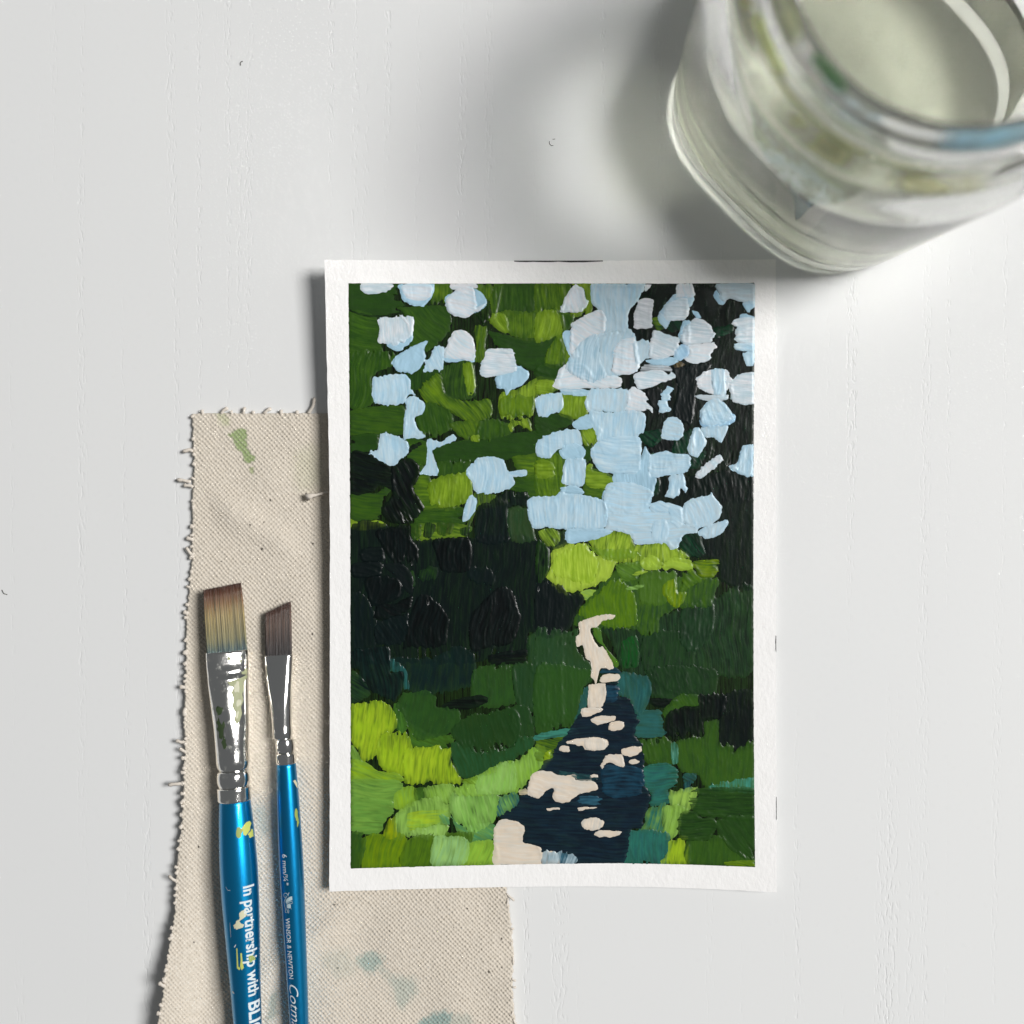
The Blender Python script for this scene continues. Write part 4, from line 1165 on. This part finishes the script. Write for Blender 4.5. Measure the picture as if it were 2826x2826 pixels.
def lettering(ax, rad, hd, body, y0, y1, off_lo, off_hi, mat, bold=0., shear=0., space=1., capref=None):
    """text read down the handle between rows y0..y1; off_lo/off_hi: pixel offsets of baseline / cap line from the axis"""
    me = text_mesh(body, bold, shear, space); lo, hi = bounds(me)
    s0, s1 = ax.s_at(y0), ax.s_at(y1)
    ref = text_mesh(capref or 'H', bold); l2, h2 = bounds(ref); bpy.data.meshes.remove(ref)
    r = float(rad((s0 + s1) / 2)); ym = (y0 + y1) / 2
    a0 = math.asin(np.clip(ax.px(off_lo, ym) / r, -.98, .98)); a1 = math.asin(np.clip(ax.px(off_hi, ym) / r, -.98, .98))
    for v in me.vertices: v.co.x -= lo[0]
    m2 = wrap(ax, rad, s0, me, (s1 - s0) / (hi[0] - lo[0]), (a1 - a0) * r / h2[1], a0)
    bpy.data.meshes.remove(me)
    return link('lettering', m2, mat, hd)
def poly_mesh(polys):
    bm = bmesh.new()
    for p in polys:
        vs = [bm.verts.new((x, y, 0)) for x, y in p]
        bm.faces.new(vs)
    bmesh.ops.triangulate(bm, faces=bm.faces[:])
    me = bpy.data.meshes.new('art'); bm.to_mesh(me); bm.free(); return me
def ribbon(pts, w):
    pts = [np.array(p, float) for p in pts]; L = []; Rr = []
    for i, p in enumerate(pts):
        d = pts[min(i + 1, len(pts) - 1)] - pts[max(i - 1, 0)]; d /= np.hypot(*d) + 1e-9; n = np.array([-d[1], d[0]])
        ww = w * (1 if 0 < i < len(pts) - 1 else .6); L.append(p + n * ww); Rr.append(p - n * ww)
    return [[tuple(L[i]), tuple(L[i + 1]), tuple(Rr[i + 1]), tuple(Rr[i])] for i in range(len(pts) - 1)]
def handle_art(ax, rad, hd, name, polys_px, mat, lift=.00004):
    """polygons in photograph pixels laid on the handle's upper side"""
    polys = []
    ym = np.mean([q[1] for p in polys_px for q in p])
    sm = ax.s_at(ym); r = float(rad(sm))
    for p in polys_px:
        o = []
        for x, y in p:
            s = ax.s_at(y); c = ax.a + ax.d * s; k = S * (1 - (c[2] + r * .7) / CAM_H)
            off = (x - 1413) * k - c[0]
            rr = float(rad(s)); o.append((s - sm, math.asin(np.clip(off / rr, -.985, .985)) * rr))
        polys.append(o)
    me = poly_mesh(polys)
    m2 = wrap(ax, rad, sm, me, 1, 1, 0, lift); bpy.data.meshes.remove(me)
    return link(name, m2, mat, hd)
def blob(x, y, rx, ry, rag=.3, n=12, rot=0):
    o = []
    for k in range(n):
        a = k * 2 * math.pi / n; m = 1 + random.uniform(-rag, rag); X = math.cos(a) * rx * m; Y = math.sin(a) * ry * m
        o.append((x + X * math.cos(rot) - Y * math.sin(rot), y + X * math.sin(rot) + Y * math.cos(rot)))
    return o

M_INK = simple('silver_white_print', (214, 224, 226), .45)
M_INK2 = simple('pale_grey_print', (176, 196, 200), .45)
M_SPOT = simple('dried_green_paint', (150, 166, 84), .55); M_SPOT2 = simple('dried_cream_paint', (206, 204, 172), .55); M_SPOT3 = simple('dried_yellow_green_paint', (196, 204, 104), .5)
M_CHIP = simple('bare_pale_wood_chip', (216, 222, 220), .6)
M_CHROME_D = chrome_material('paint_smeared_nickel', .3); M_CHROME = chrome_material('polished_nickel', .0)
M_H1 = handle_material('metallic_blue_lacquer', (0, 130, 188), (0, 146, 202)); M_H2 = handle_material('metallic_teal_blue_lacquer', (0, 120, 176), (0, 138, 190))
M_BR1 = bristle_material('golden_synthetic_bristle', [(0., (58, 84, 90)), (.08, (74, 96, 96)), (.24, (132, 128, 92)), (.6, (160, 142, 94)), (.8, (126, 92, 56)), (.93, (88, 50, 29)), (1., (76, 42, 27))])
M_BR2 = bristle_material('dark_brown_synthetic_bristle', [(0., (34, 31, 31)), (.25, (58, 50, 48)), (.7, (86, 66, 54)), (1., (74, 46, 34))])

# wide flat brush
ax1 = Axis((614, 1617), .0029, (683.5, 2826), .0061, R(21))
root1, hd1, fe1, rad1 = make_brush('flat_paintbrush', 'wide flat brush, golden bristles, paint-smeared silver ferrule, metallic blue handle', ax1,
    [(1797, 626.5, 57.5, 22, 2.7), (1830, 627.5, 57, 24, 2.6), (1862, 629.5, 56, 30, 2.5), (1872, 629.8, 55.5, 25, 2.5), (1882, 630, 55, 28, 2.4), (1940, 634, 52, 37, 2.3), (2010, 639, 48.5, 43, 2.15), (2075, 642, 46, 44, 2), (2112, 644, 44.8, 44, 2), (2119, 644.5, 43, 42, 2), (2124, 645, 41, 40, 2)],
    [(2200, 41.5), (2230, 44), (2300, 48.2), (2395, 51.6), (2465, 51.2), (2587, 47), (2710, 42), (2826, 38.2), (2950, 34), (3100, 29)], M_CHROME_D,
    [(2125, 2170, 45.5, .10), (2170, 2209, 46.2, 0)], M_H1)
bristles(ax1, root1, M_BR1, 1800, 1624, 1611, 626.5, 55, 613, 52, 17, 14, 620)
M_DRY = simple('dried_olive_paint', (160, 164, 128), .6); M_DRY2 = simple('dried_pale_paint', (196, 196, 170), .6); M_DARK_REFL = simple('dark_green_reflection', (58, 74, 46), .5)
fp = root_fn['flat_paintbrush']
fp('dried_paint_and_reflection', [[(625, 1880), (640, 1876), (662, 1872), (676, 1866), (682, 1870), (676, 1878), (668, 1884), (671, 1900), (664, 1916), (667, 1934), (660, 1950), (663, 1968), (655, 1990), (648, 1996), (641, 1984), (644, 1962), (636, 1946), (640, 1926), (634, 1908), (640, 1896), (630, 1888)]], M_DRY)
fp('dried_paint_and_reflection', [blob(650, 1897, 9, 14, .4), blob(654, 1938, 6, 12, .5), blob(649, 1970, 5, 10, .4)], M_DRY2, .0001)
fp('dried_paint_and_reflection', [blob(603, 1955, 7, 11, .5), blob(608, 2005, 9, 20, .5), blob(600, 1985, 4, 9, .4), blob(614, 2040, 6, 14, .5)], M_DARK_REFL)  # dark reflections in the metal, painted on as dark green patches
fp('dried_paint_and_reflection', [blob(672, 1858, 8, 8, .5), blob(640, 1823, 5, 3, .5), blob(655, 1815, 9, 3, .5), blob(661, 1826, 4, 6, .5), blob(629, 1815, 4, 5, .5)], M_DRY)
lettering(ax1, rad1, hd1, 'In partnership with', 2434, 2737, 20, 43, M_INK, .022)
lettering(ax1, rad1, hd1, 'BLICK', 2753, 2880, 15, 38, M_INK, .022)
handle_art(ax1, rad1, hd1, 'paint_spot', [blob(679, 2280, 10, 15, .35), blob(690, 2298, 6, 9, .4), [(686, 2302), (701, 2302), (700, 2307), (688, 2309)]], M_SPOT3)
handle_art(ax1, rad1, hd1, 'paint_spot', [blob(664, 2290, 9, 14, .45)], M_SPOT)
handle_art(ax1, rad1, hd1, 'paint_spot', [blob(674, 2510, 9, 17, .35, 14, .5), blob(662, 2537, 11, 12, .4), blob(652, 2540, 3, 6, .3)], M_SPOT2)
handle_art(ax1, rad1, hd1, 'paint_spot', [blob(694, 2634, 8, 11, .5)], M_SPOT)
handle_art(ax1, rad1, hd1, 'paint_spot', [[(656, 2600), (659, 2600), (661, 2650), (667, 2655), (664, 2660), (657, 2655)], [(667, 2614), (671, 2614), (673, 2640), (676, 2655), (670, 2661), (666, 2650), (668, 2632)]], M_SPOT3)
handle_art(ax1, rad1, hd1, 'chip', [[(649, 2596), (654, 2589), (655, 2591), (651, 2598)], [(640, 2721), (643, 2720), (648, 2727), (641, 2727)], [(709, 2448), (711, 2448), (712, 2456), (710, 2457)]], M_CHIP)
handle_art(ax1, rad1, hd1, 'scratch', ribbon([(625, 2432), (632, 2441), (640, 2441)], .7) + ribbon([(637, 2530), (638, 2550), (639, 2570)], .7) + ribbon([(705, 2368), (709, 2380), (706, 2392)], .6), M_INK2)

# narrow angled brush
ax2 = Axis((768, 1672), .0023, (826, 2826), .0043, R(5))
root2, hd2, fe2, rad2 = make_brush('angled_paintbrush', 'narrow angled brush, dark bristles, clean silver ferrule, blue handle printed 6 mm', ax2,
    [(1807, 769.5, 38.5, 15, 2.6), (1850, 770.5, 36.5, 17, 2.5), (1890, 772, 33.5, 20, 2.6), (1940, 775.5, 30.5, 24, 2.2), (2000, 779, 28, 26, 2), (2033, 780.5, 27, 26.5, 2), (2038, 780.8, 25.5, 25.2, 2)],
    [(2098, 25.6), (2112, 26.4), (2255, 31.6), (2395, 33.2), (2500, 32), (2640, 29.8), (2826, 25.8), (2950, 22), (3080, 19)], M_CHROME,
    [(2038, 2076, 27.4, .10), (2077, 2107, 28, 0)], M_H2)
bristles(ax2, root2, M_BR2, 1808, 1690, 1660, 769.5, 36, 767.5, 36, 11, 8, 380)
lettering(ax2, rad2, hd2, '6 mm/\u00bc"', 2348, 2432, -17, -4, M_INK, .006)
lettering(ax2, rad2, hd2, 'WINSOR & NEWTON', 2523, 2690, -17, -4.5, M_INK, .006)
lettering(ax2, rad2, hd2, 'Cotman', 2706, 2850, -16, 8, M_INK, -.004, .42)
E = lambda x, y: (750 + x / 13.8, 2400 + y / 13.8)
emb = [[E(545, 1100), E(560, 1010), E(640, 930), E(720, 885), E(800, 868), E(812, 1000), E(740, 1030), (E(650, 1070)), E(590, 1130)]]
emb += ribbon([E(590, 1140), E(680, 1085), E(815, 1050)], .9) + ribbon([E(570, 1150), E(700, 1150), E(790, 1145), E(830, 1100)], .6)
emb += ribbon([E(540, 850), E(590, 870), E(580, 910), E(540, 930), E(480, 890), E(465, 820), E(500, 760), E(560, 745), E(620, 780), E(635, 830)], .75)
emb += ribbon([E(570, 930), E(510, 1020), E(480, 1100), E(500, 1200), E(520, 1300), E(545, 1400), E(520, 1460), E(545, 1490), E(590, 1480)], .85)
emb += ribbon([E(650, 870), E(650, 800), E(680, 730), E(710, 745)], .8)
emb += [[E(590, 1180), E(690, 1160), E(750, 1180), E(755, 1300), E(700, 1320), E(600, 1310)]]
emb += ribbon([E(570, 1330), E(610, 1390), E(640, 1440), E(630, 1490), E(690, 1500)], .8) + ribbon([E(650, 1340), E(680, 1400), E(670, 1480)], .6) + ribbon([E(740, 1300), E(770, 1350)], .8)
handle_art(ax2, rad2, hd2, 'emblem', emb, M_INK2)
handle_art(ax2, rad2, hd2, 'paint_spot', [[(809, 2152), (813, 2150), (818, 2162), (821, 2176), (816, 2170)]], M_SPOT2)
handle_art(ax2, rad2, hd2, 'paint_spot', [blob(817, 2245, 3.5, 14, .4), blob(821, 2268, 2, 12, .4)], M_SPOT)
handle_art(ax2, rad2, hd2, 'chip', [[(763, 2155), (764.5, 2155), (765, 2176), (763, 2176)]], M_CHIP)

# ------------------------------------------------------------------ glass jar of rinse water
JX, JY, _ = [float(v) for v in W(2306, 306, 0)]
jar = bpy.data.objects.new('glass_jar', None); sc.collection.objects.link(jar); jar.location = (JX, JY, 0); jar.empty_display_size = .01
tag(jar, 'open screw-neck glass jar with paint smears on its rim', 'jar')
OUT = [(0, 0.1), (20, .25), (28, .0), (31.5, .4), (33.6, 1.8), (34.6, 4.5), (35.2, 10), (36.2, 20), (37.6, 32), (38.9, 43), (39.8, 49), (39.9, 53), (39.0, 56.5), (37.6, 58.6), (37.6, 59.6), (39.1, 60.6), (39.6, 62), (39.0, 63.6), (37.0, 64.6), (35.8, 65.5), (35.9, 66.4), (37.0, 67.3), (37.2, 68.1), (36.8, 68.9), (35.5, 69.7), (35.3, 70.6), (35.9, 71.4), (35.6, 72.4), (34.2, 73.2), (33.8, 74.4), (33.2, 75.3), (32.4, 75.7)]
INN = [(31.5, 75.4), (31.1, 74.4), (31.0, 72), (31.1, 66), (31.6, 62), (33.5, 58), (36.2, 53), (36.4, 48), (35.2, 42), (33.6, 32), (32.0, 20), (30.6, 10), (29.4, 6.5), (27, 5.0), (20, 4.4), (0, 4.2)]
OUT = [(r - 2.1 * float(sstep(57.5, 60, z)), z) for r, z in OUT]; INN = [(r - 1.7 * float(sstep(57, 63, z)), z) for r, z in INN]
def jar_ring(r, z, n=96, grow=0.):
    """rounded square at the foot turning round at the shoulder"""
    t = np.clip(z / 50, 0, 1); ex = 3.0 * (1 - t ** 1.1) + 2.0 * t ** 1.1
    a = np.arange(n) * 2 * math.pi / n
    c, s = np.cos(a), np.sin(a)
    rho = (np.abs(c) ** ex + np.abs(s) ** ex) ** (-1 / ex) * (r + grow)
    th = a + math.pi / 4
    return np.stack([np.cos(th) * rho, np.sin(th) * rho, np.full(n, z)], 1) * .001
def resample(pr, m):
    p = np.array(pr, float); d = np.r_[0, np.cumsum(np.hypot(*np.diff(p, axis=0).T))]
    q = np.linspace(0, d[-1], m); q = np.unique(np.r_[q, d])
    return np.stack([np.interp(q, d, p[:, 0]), np.interp(q, d, p[:, 1])], 1)
def make_jar():
    prof = OUT + INN
    rings = [jar_ring(max(r, .02), z) for r, z in prof]
    V, F, T = loft(rings, False)
    me = mesh_py('glass_wall', V, F)
    o = link('glass_wall', me, glass_material(), jar)
    md = o.modifiers.new('round', 'SUBSURF'); md.levels = 1; md.render_levels = 1
    # water
    lv = 24.0
    wp = [(0, 3.9), (20, 4.1), (27.2, 4.7), (29.75, 6.3), (30.95, 10), (32.35, 20), (32.9, lv - .1), (32.4, lv), (30, lv - .05), (0, lv - .1)]
    V, F, T = loft([jar_ring(max(r, .02), z) for r, z in wp], False)
    w = link('rinse_water', mesh_py('rinse_water', V, F), water_material())
    w.location = (JX, JY, 0)
    tag(w, 'cloudy olive rinse water filling the glass jar', 'water')
make_jar()
def smear(a0, a1, i0, i1, mat, inner=False, wob=.4):
    """film of paint on the outside profile between two profile heights"""
    pr = resample(OUT[i0:i1], 18) if not inner else resample(INN[i0:i1], 18)
    n = 40; V = []; ST = []; F = []
    for k, (r, z) in enumerate(pr):
        g = .09 if not inner else -.09
        for j in range(n + 1):
            a = R(a0 + (a1 - a0) * j / n)
            V.append(((r + g) * math.cos(a) * .001, (r + g) * math.sin(a) * .001, (z + (.08 if z > 73.5 else 0)) * .001))
            e = sstep(0, .3, j / n) * (1 - sstep(.7, 1, j / n)) * sstep(0, .3, k / (len(pr) - 1)) * (1 - sstep(.7, 1, k / (len(pr) - 1)))
            ST.append((float(e), 0, 0))
    m = n + 1
    for k in range(len(pr) - 1):
        for j in range(n):
            F.append((k * m + j, k * m + j + 1, (k + 1) * m + j + 1, (k + 1) * m + j))
    me = mesh_py('paint_smear', V, F)
    a_ = me.attributes.new('st', 'FLOAT_VECTOR', 'POINT'); a_.data.foreach_set('vector', np.array(ST, dtype=np.float32).ravel())
    link('paint_smear', me, mat, jar)
SG = smear_material('green_smear', (116, 166, 110), .9); SY = smear_material('yellow_green_smear', (206, 216, 130), .9)
SB = smear_material('pale_blue_smear', (158, 204, 220), 1.0); SO = smear_material('olive_smear', (170, 170, 104), .6)
smear(150, 178, 28, 32, SG); smear(182, 214, 27, 32, SY); smear(212, 232, 28, 32, SG); smear(258, 296, 27, 32, SB)
smear(190, 216, 20, 25, SY); smear(180, 300, 18, 21, SO); smear(214, 250, 15, 20, SO); smear(252, 285, 15, 20, SO); smear(160, 205, 17, 21, SO)

# ------------------------------------------------------------------ small bits on the table
M_SPECK = simple('dark_fibre', (58, 60, 50), .7)
def fibre(pts, r, label):
    V, F, T = tube([W(x, y, r * 1.3) for x, y in pts], r, 5)
    o = link('stray_fibre', mesh_py('stray_fibre', V, F + T), M_SPECK); tag(o, label, 'fibre')
fibre([(1517, 390), (1515.5, 394), (1518, 399), (1522, 402), (1527, 401.5)], .00007, 'tiny curled dark fibre lying in the jar shadow')
fibre([(1525, 384.6), (1529, 384), (1532, 383.6)], .00006, 'tiny straight dark fibre beside the curled one in the jar shadow')
fibre([(664, 180), (663, 174), (666, 170), (670, 169)], .00009, 'small grey fibre on the bare white table above the rag')
fibre([(5, 1628), (10, 1638), (20, 1641)], .00009, 'small grey fibre on the bare white table left of the flat brush')
